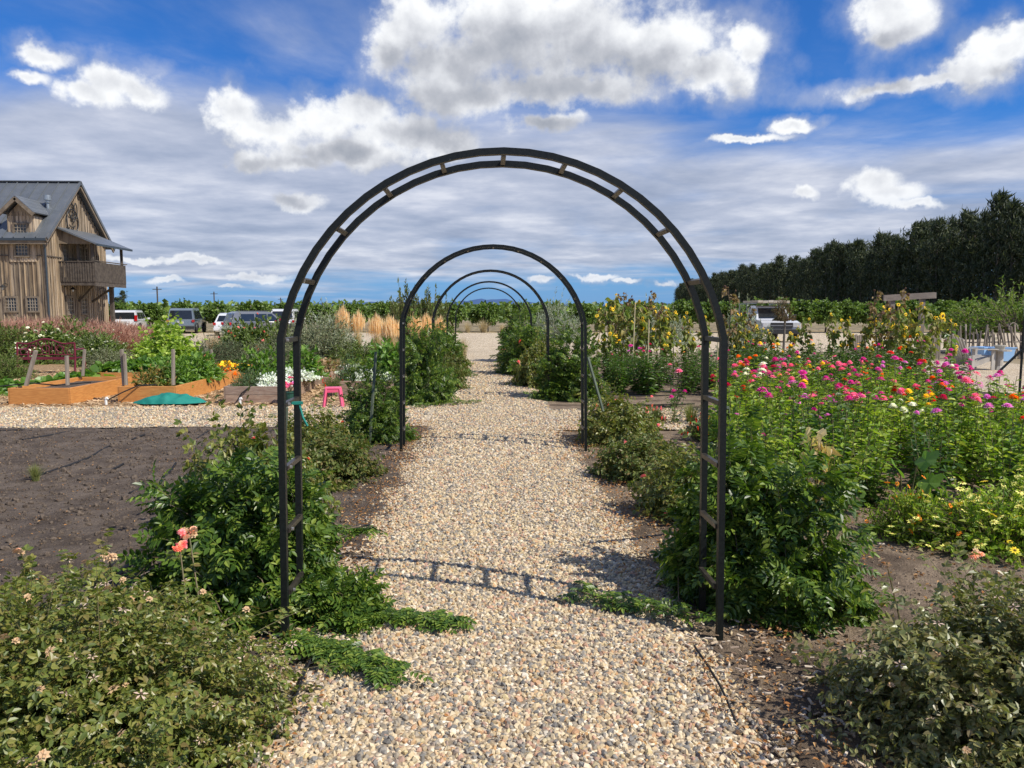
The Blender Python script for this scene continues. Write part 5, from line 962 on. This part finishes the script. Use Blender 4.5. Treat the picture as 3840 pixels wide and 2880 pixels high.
while x0 > -9:
    w = rb_.choice([.2, .24, .28]); x1 = x0-w; ztop = ZE-.02
    MB().box(((x0+x1)/2, .03+rb_.uniform(-.006, 0), ztop/2), (w-.008, .04, ztop)).build('board', M_bw, core); MB().box((x1, -.012, ztop/2), (.05, .055, ztop-.02)).build('batten', M_bw, core); x0 = x1
MB().box((.0, .0, ZE/2), (.14, .14, ZE)).build('corner_board', M_trim, barn)
# roof panels, standing seam
ang = math.atan(sl); RL = (GW/2+.45)/math.cos(ang)
roof = MB().box((-7.8, GW/2-.02, ZR+.10), (16.5, .3, .05)).build('roof', M_metal, barn)
for side in (0, 1):
    x0 = .42
    while x0 > -16:
        yc = (GW/2-(GW/2+.45)/2) if side == 0 else (GW/2+(GW/2+.45)/2); zc_ = ZR+.06-sl*(GW/2+.45)/2
        MB().box((x0-.305, yc, zc_), (.60, RL, .03), rx=ang*(1 if side == 0 else -1)).box((x0, yc, zc_+.05), (.04, RL, .09), rx=ang*(1 if side == 0 else -1)).build('roof_panel', M_metal, roof); x0 -= .61
    s_ = 1 if side == 0 else -1
    MB().box((.37, yc, zc_-.14), (.07, RL, .24), rx=ang*s_).build('rake_board', M_trim, barn); MB().box((.445, yc, zc_+.0), (.04, RL+.02, .16), rx=ang*s_).build('rake_flashing', M_metal, barn)
MB().box((-7.8, -.46, ZE-sl*.45+.0), (16.4, .12, .14)).build('gutter', pmat('dark_gutter', (.04, .055, .07), None, 4, .4), barn)
MB().box((-7.8, -.3, ZE-sl*.45-.16), (16.2, .3, .2)).build('eave_board', M_trim, barn)
MB().tube([(.12, -.4, ZE-.45), (.10, -.12, ZE-.9), (.10, -.06, .2)], .05, 8).build('downspout', MATS['dark_gutter'], barn)
MB().box((.03, GW/2, 4.75), (.05, GW, .06)).build('flashing_strip', M_dk, barn); MB().box((-1.4, -.03, 4.75), (2.7, .05, .05)).build('flashing_strip', M_dk, barn)
def bwin(par, c, w, h, axis, cols=4, rows=4):
    """axis 'x': wall faces -y ; 'y': wall faces +x"""
    def bx(mb, u, z, du, dz, o_, th):
        return mb.box((c[0]+u, c[1]-o_, c[2]+z), (du, th, dz)) if axis == 'x' else mb.box((c[0]+o_, c[1]+u, c[2]+z), (th, du, dz))
    f = MB()
    for s_ in (-1, 1): bx(f, s_*(w/2+.05), 0, .10, h+.2, .05, .08); bx(f, 0, s_*(h/2+.05), w, .10, .052, .08)
    fr = f.build('window', M_trim, par); bx(MB(), 0, 0, w, h, .022, .02).build('pane', M_glass, fr)
    g = MB()
    for i in range(1, cols): bx(g, -w/2+w*i/cols, 0, .028, h, .045, .03)
    for i in range(1, rows): bx(g, 0, -h/2+h*i/rows, w, .028, .047, .03)
    g.build('muntins', pmat('muntin_wood', (.34, .29, .22), None, 6, .7), fr)
for x_, z_ in ((-2.0, 2.0), (-.80, 2.0)): bwin(barn, (x_, 0, z_), .58, .72, 'x')
for y_, z_ in ((2.3, 1.95), (3.9, 1.95)): bwin(barn, (0, y_, z_), .62, .95, 'y')
for y_, z_ in ((2.05, 5.0), (3.9, 5.0), (4.3, 5.0)): bwin(barn, (0, y_, z_), .5, .95, 'y')
# wall dormer
dm = MB().prism([(-.06, 4.4), (3.0, 4.4), (3.0, 6.95), (-.06, 6.95)], -1.95, -.45).build('dormer', M_bw, barn); dxc = -1.2
V = [(-1.95, -.06, 6.95), (-.45, -.06, 6.95), (dxc, -.06, 7.75), (-1.95, 3, 6.95), (-.45, 3, 6.95), (dxc, 3, 7.75)]; MB().raw(V, [(0, 1, 2), (5, 4, 3)]).raw(V, [(0, 2, 5, 3), (1, 4, 5, 2)]).build('dormer_gable', M_bw, dm)
for i in range(8): MB().box((-1.95+.2*i+.05, -.075, 5.8), (.04, .03, 2.75)).build('batten', M_bw, dm)
for s_ in (-1, 1):
    MB().prism([(-.5, -.03), (2.9, -.03), (2.9, .05), (-.5, .05)], 0, 1.32).build('dormer_roof', M_metal, dm, loc=(dxc, 0, 8.0), rot=(0, R(43), 0) if s_ > 0 else (0, R(137), 0))
    MB().box((dxc+s_*.47, -.46, 7.44), (1.34, .1, .2), ry=s_*R(43)).build('bargeboard', M_trim, dm)
    for q in range(4): MB().bar((dxc+s_*(.15+.25*q), -.45, 8.0-.06-(.15+.25*q)*.93+.1), (dxc+s_*(.15+.25*q), 2.0, 8.0-.06-(.15+.25*q)*.93+.1), .03, .05).build('seam', M_metal, dm)
bwin(barn, (dxc, -.06, 6.12), .66, .72, 'x'); bwin(barn, (dxc, -.06, 5.12), .66, .72, 'x')
MB().lathe([(.09, 0), (.09, .45), (.16, .47), (.16, .5), (.10, .52), (.10, .62), (.19, .62), (.19, .9), (0, .9)], (-.55, 1.6, 7.45), n=12).build('roof_vent', pmat('galvanised_metal', (.42, .45, .45), None, 6, .35, metal=.7), barn)
# balcony
B0, B1, BPX = 1.5, 5.3, 1.95; bal = MB().box((BPX/2, (B0+B1)/2, 3.28), (BPX, B1-B0, .2)).build('balcony', M_dk, barn)
MB().box((BPX/2, B0-.03, 3.28), (BPX+.06, .05, .3)).build('rim_board', M_dk, bal); MB().box((BPX+.05, (B0+B1)/2, 3.24), (.05, B1-B0+.1, .3)).build('rim_board', M_dk, bal)
for i in range(14): MB().box((.08+i*.145, B0-.08, 3.92), (.10, .03, 1.16)).build('baluster', M_dk, bal)
for i in range(27): MB().box((BPX+.09, B0+i*.145, 3.92), (.03, .10, 1.16)).build('baluster', M_dk, bal)
MB().box((BPX/2, B0-.06, 4.52), (BPX+.2, .14, .05)).build('handrail', M_dk, bal); MB().box((BPX+.07, (B0+B1)/2+.05, 4.575), (.14, B1-B0+.3, .05)).build('handrail', M_dk, bal)
for x_, y_ in ((BPX-.08, B0+.08), (BPX-.08, B1-.08), (.95, B0+.3)): MB().box((x_, y_, 4.5), (.13, .13, 2.3)).build('post', M_dk, bal)
for y_ in (B1-.2,): MB().box((1.2, y_, 1.6), (.22, .22, 3.2)).build('post', M_dk, bal)
MB().bar((.9, (B0+B1)/2, 3.15), (0.02, (B0+B1)/2, 2.2), .1).bar((1.4, B1-.3, 3.15), (0.02, B1-.3, 2.2), .12).build('brace', M_dk, bal)
pr = MB()
V = [(-.02, B0-.25, 6.55), (2.35, B0-.25, 5.55), (2.35, B1+.35, 5.55), (-.02, B1+.35, 6.55)]; V = V+[(a, b2, c2-.10) for a, b2, c2 in V]
pr.raw(V, [(0, 1, 2, 3), (7, 6, 5, 4), (0, 4, 5, 1), (1, 5, 6, 2), (2, 6, 7, 3), (3, 7, 4, 0)]).build('porch_roof', M_metal, barn)
MB().raw([(0, B0-.02, 5.55), (1.9, B0-.02, 5.55), (1.9, B0-.02, 5.62), (0, B0-.02, 6.4), (0, B0+.03, 5.55), (1.9, B0+.03, 5.55), (1.9, B0+.03, 5.62), (0, B0+.03, 6.4)], [(0, 1, 2, 3), (7, 6, 5, 4), (0, 4, 5, 1), (1, 5, 6, 2), (2, 6, 7, 3), (3, 7, 4, 0)]).build('porch_side', M_bw, barn)
MB().box((2.37, (B0+B1)/2, 5.48), (.1, B1-B0+.6, .12)).build('porch_gutter', MATS['dark_gutter'], barn)
# iron ornament on the gable
def oval(cy, cz, ry, rz2, rot=0, a0=0, a1=6.2832, n=28): return [(.09, cy+ry*math.cos(a)*math.cos(rot)-rz2*math.sin(a)*math.sin(rot), cz+ry*math.cos(a)*math.sin(rot)+rz2*math.sin(a)*math.cos(rot)) for a in np.linspace(a0, a1, n)]
em = MB().tube(oval(3.0, 7.0, .66, .72), .035, 6).tube(oval(2.95, 7.62, .32, .46, .15), .03, 6).tube(oval(3.42, 7.68, .17, .46), .03, 6).tube(oval(2.95, 6.85, .34, .2, 0, 3.5, 5.9, 10), .03, 5).tube([(.09, 3.0, 8.1), (.09, 3.02, 6.15)], .018, 5).tube(oval(3.1, 7.25, .22, .25), .028, 6)
em.build('iron_emblem', pmat('black_iron', (.02, .02, .02), None, 5, .5), barn)
def lamp(pos, d):
    o = MB().tube([(0, 0, 0), (d[0]*.25, d[1]*.25, .12), (d[0]*.45, d[1]*.45, .0)], .02, 5).lathe([(.03, .0), (.07, -.05), (.2, -.16)], (d[0]*.45, d[1]*.45, 0), 12).build('gooseneck_lamp', MATS['black_iron'], barn, loc=pos)
    MB().lathe([(.0, .03), (.05, .0), (.055, -.18), (0, -.2)], (d[0]*.45, d[1]*.45, -.08), 8).build('lamp_glass', pmat('frosted_glass', (.5, .5, .46), None, 5, .3), o)
lamp((-2.15, -.02, 3.1), (0, -1)); lamp((.02, 1.9, 3.05), (1, 0)); lamp((.02, 5.9, 3.0), (1, 0))
# ------------------------------------------------------------------ cars
M_tyre = pmat('tyre_rubber', (.015, .015, .016), None, 20, .8); M_rim = pmat('alloy_rim', (.35, .36, .37), None, 9, .35, metal=.7); M_blk = pmat('black_trim', (.02, .02, .022), None, 9, .55)
M_red = pmat('red_lamp_lens', (.45, .01, .01), None, 4, .2, spec=.7); M_plate = pmat('number_plate', (.6, .6, .58), None, 5, .5); M_lens = pmat('headlamp_lens', (.55, .56, .56), None, 6, .12, spec=.9); M_cg = pmat('car_glass', (.018, .022, .026), None, 3, .06, spec=.9)
def wheel(par, x, y, r=.34, w=.22):
    s_ = 1 if x > 0 else -1
    o = MB().lathe([(.2, -w/2), (r-.03, -w/2), (r, -w/2+.03), (r, w/2-.03), (r-.03, w/2), (.2, w/2)], n=20).build('wheel', M_tyre, par, loc=(x, y, r), rot=(0, R(90), 0))
    m = MB().lathe([(0, w/2-.04), (.05, w/2-.03), (.06, w/2-.05)], n=10)
    for k in range(5): a = k*1.2566; m.bar((0, 0, w/2-.045), (math.cos(a)*.21, math.sin(a)*.21, w/2-.05), .05, .02)
    m.lathe([(.2, w/2-.03), (.225, w/2-.01), (.225, w/2-.06)], n=20); rim = m.build('rim', M_rim, o, rot=(0, 0 if s_ > 0 else math.pi, 0)); MB().lathe([(0, w/2-.09), (.2, w/2-.09)], n=14).build('brake_disc', M_blk, o, rot=(0, 0 if s_ > 0 else math.pi, 0))
def car(label, pm, X, yd, head, L=4.6, Wd=1.84, Ht=1.68, suv=True, lamps='tall', tint=None):
    p = AT(X, 700, yd); o = thing('parked_car', label, 'car', (p[0], p[1], .02), -head, 'cars parked before the vineyard'); hl = L/2; hw = Wd/2
    k = Ht/1.68; bl = .98*min(k, 1)
    low = [(-hl, .34), (-hl-.02, .62), (-hl+.06, bl-.02), (-.2, bl+.03), (hl*.42, bl+.02), (hl*.85, bl-.10), (hl-.03, bl-.26), (hl, .5), (hl-.04, .3), (-hl+.1, .26)]
    wl = lambda y, z: (hw-(.05 if z > .9*bl else 0)-(.06 if z < .36 else 0)-(.10 if abs(y) > hl*.95 else 0))
    body = MB().prism(low, lambda y, z: -wl(y, z), lambda y, z: wl(y, z)).build('body', pm, o, bevel=.05)
    gh = [(-hl+.09, bl-.04), (-hl+.32, Ht-.12), (-hl+.6, Ht-.02), (-.2, Ht), (.25, Ht-.05), (hl*.5, bl)] if suv else [(-hl+.25, bl-.04), (-hl+.85, Ht-.10), (-hl+1.2, Ht-.01), (-.1, Ht), (.35, Ht-.06), (hl*.52, bl)]
    wg = lambda y, z: hw-.06-(z-bl)/(Ht-bl)*.17
    MB().prism(gh, lambda y, z: -wg(y, z), lambda y, z: wg(y, z)).build('cabin', pm, body, bevel=.05)
    z0, z1 = bl+.07, Ht-.17; yr = lambda z: gh[0][0]+(gh[1][0]-gh[0][0])*(z-gh[0][1])/(gh[1][1]-gh[0][1]); yf = lambda z: gh[5][0]+(gh[4][0]-gh[5][0])*(z-gh[5][1])/(gh[4][1]-gh[5][1])
    MB().raw([(-hw+.20, yr(z0)-.02, z0), (hw-.20, yr(z0)-.02, z0), (hw-.27, yr(z1)-.02, z1), (-hw+.27, yr(z1)-.02, z1)], [(0, 1, 2, 3)]).build('rear_window', M_cg, body)
    MB().raw([(-hw+.18, yf(z0)+.02, z0), (hw-.18, yf(z0)+.02, z0), (hw-.27, yf(z1)+.02, z1), (-hw+.27, yf(z1)+.02, z1)], [(3, 2, 1, 0)]).build('windscreen', M_cg, body)
    yb = [yr(z0)+.34, -.72, .02, yf(z0)-.30]
    for s_ in (-1, 1):
        for a, b2, ka, kb in ((yb[0], yb[1]-.05, .22, 0), (yb[1]+.03, yb[2]-.03, 0, 0), (yb[2]+.05, yb[3], 0, -.42)):
            f = lambda y, z: (s_*(wg(y, z)+.012), y, z); q = [f(a, z0), f(b2, z0), f(b2+kb, z1), f(a+ka, z1)]; MB().raw(q, [(0, 1, 2, 3)] if s_ > 0 else [(3, 2, 1, 0)]).build('side_window', M_cg, body)
        for yw in (-hl*.6, hl*.62):
            MB().lathe([(.0, .0), (.39, .0), (.41, -.06)], n=20).build('wheel_arch', M_blk, body, loc=(s_*(hw+.006), yw, .37), rot=(0, R(90)*s_, 0)); wheel(o, s_*(hw-.08), yw)
        th = .42 if lamps == 'tall' else .16; zt = bl-.02+(.14 if lamps == 'tall' else -.06)
        MB().box((s_*(hw-.13), -hl+.02+(.06 if lamps == 'tall' else .0), zt), (.17, .1, th), rx=-.25 if lamps == 'tall' else 0).build('tail_light', M_red, body)
        MB().box((s_*(hw+.1), hl*.36, bl+.08), (.18, .10, .13)).build('mirror', pm, body, bevel=.02); MB().box((s_*(hw-.28), hl-.06, bl-.36), (.4, .12, .14)).build('headlight', M_lens, body); MB().box((s_*(hw-.22), -.5, Ht+.03), (.04, 1.8, .04)).build('roof_rail', M_blk, body)
        for yh in (-.55, .2): MB().box((s_*(hw+.008), yh, bl-.12), (.03, .16, .03)).build('door_handle', M_rim, body)
    MB().box((0, -hl-.0, .44), (Wd-.1, .10, .20)).build('bumper', M_blk if suv else pm, body, bevel=.03); MB().box((0, -hl-.028, .80), (.42, .02, .16)).build('number_plate', M_plate, body); return o
P_w = pmat('white_car_paint', (.72, .73, .74), None, .5, .22, spec=.6, coat=.6); P_b = pmat('blue_grey_car_paint', (.17, .21, .25), None, .5, .25, spec=.6, coat=.6); P_g = pmat('grey_car_paint', (.13, .14, .16), None, .5, .25, spec=.6, coat=.6)
car('white compact suv with tall red tail lights nearest the barn', P_w, 284, 57.5, R(-12), suv=True)
car('blue grey suv with black rear window, second from the barn', P_b, 405, 58.0, R(-10), L=4.8, Wd=1.95, Ht=1.82, lamps='wide')
car('white hatchback half hidden behind the silver shrub', P_w, 505, 52.5, R(-6), L=4.2, Wd=1.78, Ht=1.48, suv=False, lamps='wide')
car('dark grey car parked crosswise behind the coral rose bush', P_g, 568, 48, R(55), L=4.5, Wd=1.8, Ht=1.60, suv=True, lamps='wide')
car('white suv with dark rear window beside the nearest arch left leg', P_w, 622, 56, R(-4), L=4.6, Wd=1.84, Ht=1.76, lamps='wide')
# pickup truck
p = AT(1655, 720, 41.5); tk = thing('pickup_truck', 'white pickup truck with a loaded ladder rack facing the viewer', 'truck', (p[0], p[1], .02), -R(184)); hl, hw = 2.65, .98
body = MB().prism([(-hl, .5), (-hl, 1.14), (-.8, 1.14), (1.15, 1.16), (2.2, 1.10), (2.58, .98), (2.62, .5), (2.5, .42), (-2.5, .42)], lambda y, z: -hw+(.05 if z > 1.05 else 0), lambda y, z: hw-(.05 if z > 1.05 else 0)).build('body', P_w, tk, bevel=.06)
wg = lambda y, z: hw-.08-(z-1.1)/.8*.16; cab = [(-.85, 1.1), (-.72, 1.80), (-.45, 1.9), (.42, 1.89), (.6, 1.83), (1.25, 1.15)]
MB().prism(cab, lambda y, z: -wg(y, z), lambda y, z: wg(y, z)).build('cabin', P_w, body, bevel=.05)
yf = lambda z: 1.25+(.6-1.25)*(z-1.15)/(1.83-1.15); z0, z1 = 1.22, 1.76
MB().raw([(-.76, yf(z0)+.02, z0), (.76, yf(z0)+.02, z0), (.68, yf(z1)+.02, z1), (-.68, yf(z1)+.02, z1)], [(3, 2, 1, 0)]).build('windscreen', M_cg, body)
for s_ in (-1, 1):
    f = lambda y, z: (s_*(wg(y, z)+.012), y, z)
    for a, b2, kb in ((-.62, .0, 0), (.06, .98, -.42)): q = [f(a, z0), f(b2, z0), f(b2+kb, z1), f(a, z1)]; MB().raw(q, [(0, 1, 2, 3)] if s_ > 0 else [(3, 2, 1, 0)]).build('side_window', M_cg, body)
    for yw in (-1.6, 1.72): MB().lathe([(0, 0), (.45, 0), (.46, -.05)], n=20).build('wheel_arch', M_blk, body, loc=(s_*(hw+.006), yw, .43), rot=(0, R(90)*s_, 0)); wheel(tk, s_*(hw-.08), yw, .39, .25)
    MB().box((s_*.76, 2.60, .90), (.38, .09, .24)).build('headlight', M_lens, body, bevel=.02); MB().box((s_*1.16, .95, 1.32), (.2, .1, .2)).build('mirror', M_blk, body, bevel=.02)
    for y_ in (-2.4, -.9): MB().bar((s_*.85, y_, 1.1), (s_*.85, y_, 2.0), .05).build('rack_post', M_rim, tk)
    MB().bar((s_*.85, -2.5, 2.0), (s_*.85, 1.0, 2.0), .05).build('rack_rail', M_rim, tk)
MB().box((0, 2.62, .86), (1.1, .06, .30)).build('grille', M_blk, body); MB().box((0, 2.63, .86), (1.08, .065, .04)).build('grille_bar', M_rim, body); MB().box((0, 2.66, .56), (1.9, .16, .26)).build('bumper', M_blk, body, bevel=.03)
for i in range(6): MB().box((-.7+i*.28, -.3, 2.09+.02*(i % 2)), (.26, 3.0, .12)).build('rack_lumber', pmat('bleached_lumber', (.42, .36, .28), (.5, .44, .35), 5, .8, per_obj=.15), tk)
# ------------------------------------------------------------------ pergola, fence, chair, bins on the right
M_pg = pmat('pergola_wood', (.18, .145, .12), (.28, .235, .195), 4, .85, .3, 18, stretch=(.4, 1, 1)); yp = 31.0; pl_ = AT(1923, 740, yp); pr_ = AT(1976, 740, yp+.4)
o = thing('pergola', 'weathered wooden pergola with double beam above the dead sunflowers', 'pergola', (pl_[0], yp, 0)); w_ = pr_[0]-pl_[0]
for x_ in (0, w_): MB().box((x_, 0, 1.12), (.17, .17, 2.24)).build('post', M_pg, o)
for y_, e in ((-.13, 0), (.13, .22)): MB().bar((-.42+e*.5, y_, 2.14), (w_+.42+e, y_, 2.26), .05, .24).build('beam', M_pg, o)
o = thing('grape_stake_fence', 'leaning fence of grey grape stakes behind the blue tubs', 'fence', (15.6, 25.4, 0)); r_ = random.Random(6); x_ = 0; nst = 0
while x_ < 4.6:
    ln = r_.uniform(-.12, .12) if x_ < 1.7 else r_.uniform(-.42, .0); h = r_.uniform(.85, 1.2); x_ += r_.uniform(.06, .1)
    MB().bar((x_-ln*.1, r_.uniform(-.06, .06), 0), (x_+ln, r_.uniform(-.05, .18), h), r_.uniform(.035, .06), .03).build('stake', M_stk, o)
MB().bar((0, .05, .55), (4.7, .05, .6), .04).build('rail', M_stk, o)
MB().tube([(2.15+.16*math.cos(a), -.02, 1.0+.22*math.sin(a)) for a in np.linspace(0, 3.14, 9)], .02, 5).build('bent_branch', M_stk, o)
for X, yd, lb, w in ((1858, 24, 'dark slatted panel standing left of the dead sunflowers', .5), (2010, 25, 'dark slatted panel behind the sunflowers right of the pergola', .8)):
    p = AT(X, 740, yd); o = thing('wattle_panel', lb, 'fence panel', (p[0]-w/2, yd, 0)); k = int(w/.06)
    for i in range(k): MB().box((i*.06, 0, .42+.02*(i % 3)), (.045, .03, .84)).build('slat', M_stk, o)
    for z_ in (.2, .65): MB().box((w/2-.03, .03, z_), (w, .03, .05)).build('rail', M_stk, o)
M_ad = pmat('bleached_chair_wood', (.34, .31, .27), (.44, .41, .36), 5, .8, .2, 20, per_obj=.08); cp = G(2112, 800)
o = thing('adirondack_chair', 'weathered grey slatted lounge chair beside the stake fence', 'chair', (cp[0]-.15, cp[1], .03), R(98))
# local: faces -y (front), back leans to +y
for i in range(7):
    x_ = -.27+i*.09; h = 1.0-.12*abs(i-3)/3*1.2; MB().bar((x_*.92, .30, .18), (x_*1.1, .30+h*.38, .18+h*.78), .078, .02, side=(1, 0, 0)).build('back_slat', M_ad, o)
for i in range(6): MB().box((0, .22-i*.1, .24+i*.026), (.54, .085, .02), rx=-.25).build('seat_slat', M_ad, o)
for s_ in (-1, 1):
    MB().box((s_*.36, -.05, .56), (.13, .72, .022)).build('armrest', M_ad, o); MB().box((s_*.32, -.34, .28), (.03, .11, .56)).build('leg', M_ad, o); MB().bar((s_*.29, -.36, .34), (s_*.29, .5, .04), .03, .13).build('side_rail', M_ad, o); MB().box((s_*.33, .28, .30), (.03, .08, .52)).build('leg', M_ad, o)
tp = G(2152, 800); o = thing('patio_table', 'small round wooden side table by the lounge chair', 'table', (tp[0], tp[1]-.1, .03)); MB().lathe([(0, .5), (.28, .5), (.28, .54), (0, .54)], n=16).build('table_top', M_ad, o); MB().lathe([(.16, 0), (.1, .1), (.09, .5)], n=10).build('pedestal', M_ad, o)
o = MB().lathe([(0, 0), (.10, 0), (.14, .10), (.14, .12), (.10, .11), (0, .1)], n=14).build('bowl', pmat('pale_ceramic', (.5, .47, .38), None, 6, .5), None, loc=(tp[0], tp[1]-.1, .57)); tag(o, 'pale bowl on the small round side table', 'bowl')
M_tub = pmat('light_blue_plastic', (.28, .48, .74), (.32, .52, .77), 3, .35)
for (X, yy_, rz, lb) in ((2160, 24.0, .15, 'larger light blue plastic tub right of the lounge chair'), (2126, 24.3, .4, 'light blue plastic tub partly hidden by the table')):
    p = AT(X, 760, yy_); o = thing('storage_tub', lb, 'plastic tub', (p[0], p[1], .03), rz)
    V = []; a, b2, c2 = (.36, .24, .42); 
    for s_, z_ in ((.82, 0), (1, c2), (.94, c2), (.78, .04)): V += [(-a*s_, -b2*s_, z_), (a*s_, -b2*s_, z_), (a*s_, b2*s_, z_), (-a*s_, b2*s_, z_)]
    F = [(3, 2, 1, 0), (12, 13, 14, 15)]
    for L_ in range(3): F += [(L_*4+i, L_*4+(i+1) % 4, L_*4+4+(i+1) % 4, L_*4+4+i) for i in range(4)]
    MB().raw(V, F).build('tub_body', M_tub, o)
    rm = MB(); 
    for s_ in (-1, 1): rm.box((0, s_*b2, c2), (2*a+.06, .03, .03)); rm.box((s_*a, 0, c2-.001), (.03, 2*b2-.03, .03))
    rm.build('rim', M_tub, o)
    for s_ in (-1, 1): MB().box((s_*(a+.03), 0, c2-.06), (.04, .14, .03)).build('handle', M_tub, o)
o = thing('metal_trellis', 'black metal trellis post with a slanting brace at the right border', 'trellis', (AT(2205, 800, 14.4)[0], 14.4, 0)); MB().bar((0, 0, 0), (.01, 0, 1.5), .03).build('post', M_steel, o); MB().bar((-.42, .05, .42), (.03, 0, .9), .035).build('brace', M_steel, o); MB().tube([(.0, 0, 1.5), (-.02, 0, 2.0)], .008, 5).build('rod', M_rim, o)
# young trees at the right border and the reddish tree by the truck
bush_mesh('rtree', 501, (1.0, 1.0, 1.05), 130, 14, t_leaf(.12, .045, .1, .2, False), leafmat('young_leaf', [(.08, .13, .025), (.13, .19, .04), (.19, .24, .06)], .3, .5, .3), M_stem_b, t0=.3, lump=.5, low=-.2, ste=.012)
bush_mesh('redt', 502, (.75, .75, .95), 120, 13, t_leaf(.10, .05, .1, .2, False), leafmat('bronze_leaf', [(.05, .06, .02), (.09, .08, .03), (.17, .07, .035)], .2, .5, .3), M_stem_b, t0=.3, lump=.35, low=-.3, ste=.012)
for lb, X, yd, s_, z_, key, rz in (('bright green young tree behind the stake fence', 2130, 29, (1.8, 1.5, 1.15), .8, 'rtree', 0), ('bright green young tree at the right border', 2205, 27, (1.3, 1.2, 1.4), .9, 'rtree', 2), ('yellowish young tree left of the bright one', 2085, 30, (1.2, 1.1, 1.1), .5, 'rtree', 4), ('small bronze leaved tree in front of the pickup cab', 1692, 27, (.5, .5, .8), 1.25, 'redt', 0)):
    p = AT(X, 760, yd); fo, st, E, D = BCACHE[key]; o = thing('young_tree', lb, 'tree', (p[0], p[1], 0), rz); tag(put('crown', fo, o, (0, 0, z_), scale=s_), kind='stuff'); put('branches', st, o, (0, 0, z_), scale=s_); MB().tube([(0, 0, 0), (.03, 0, z_+.3)], [.05, .035], 6).build('trunk', M_bark, o)
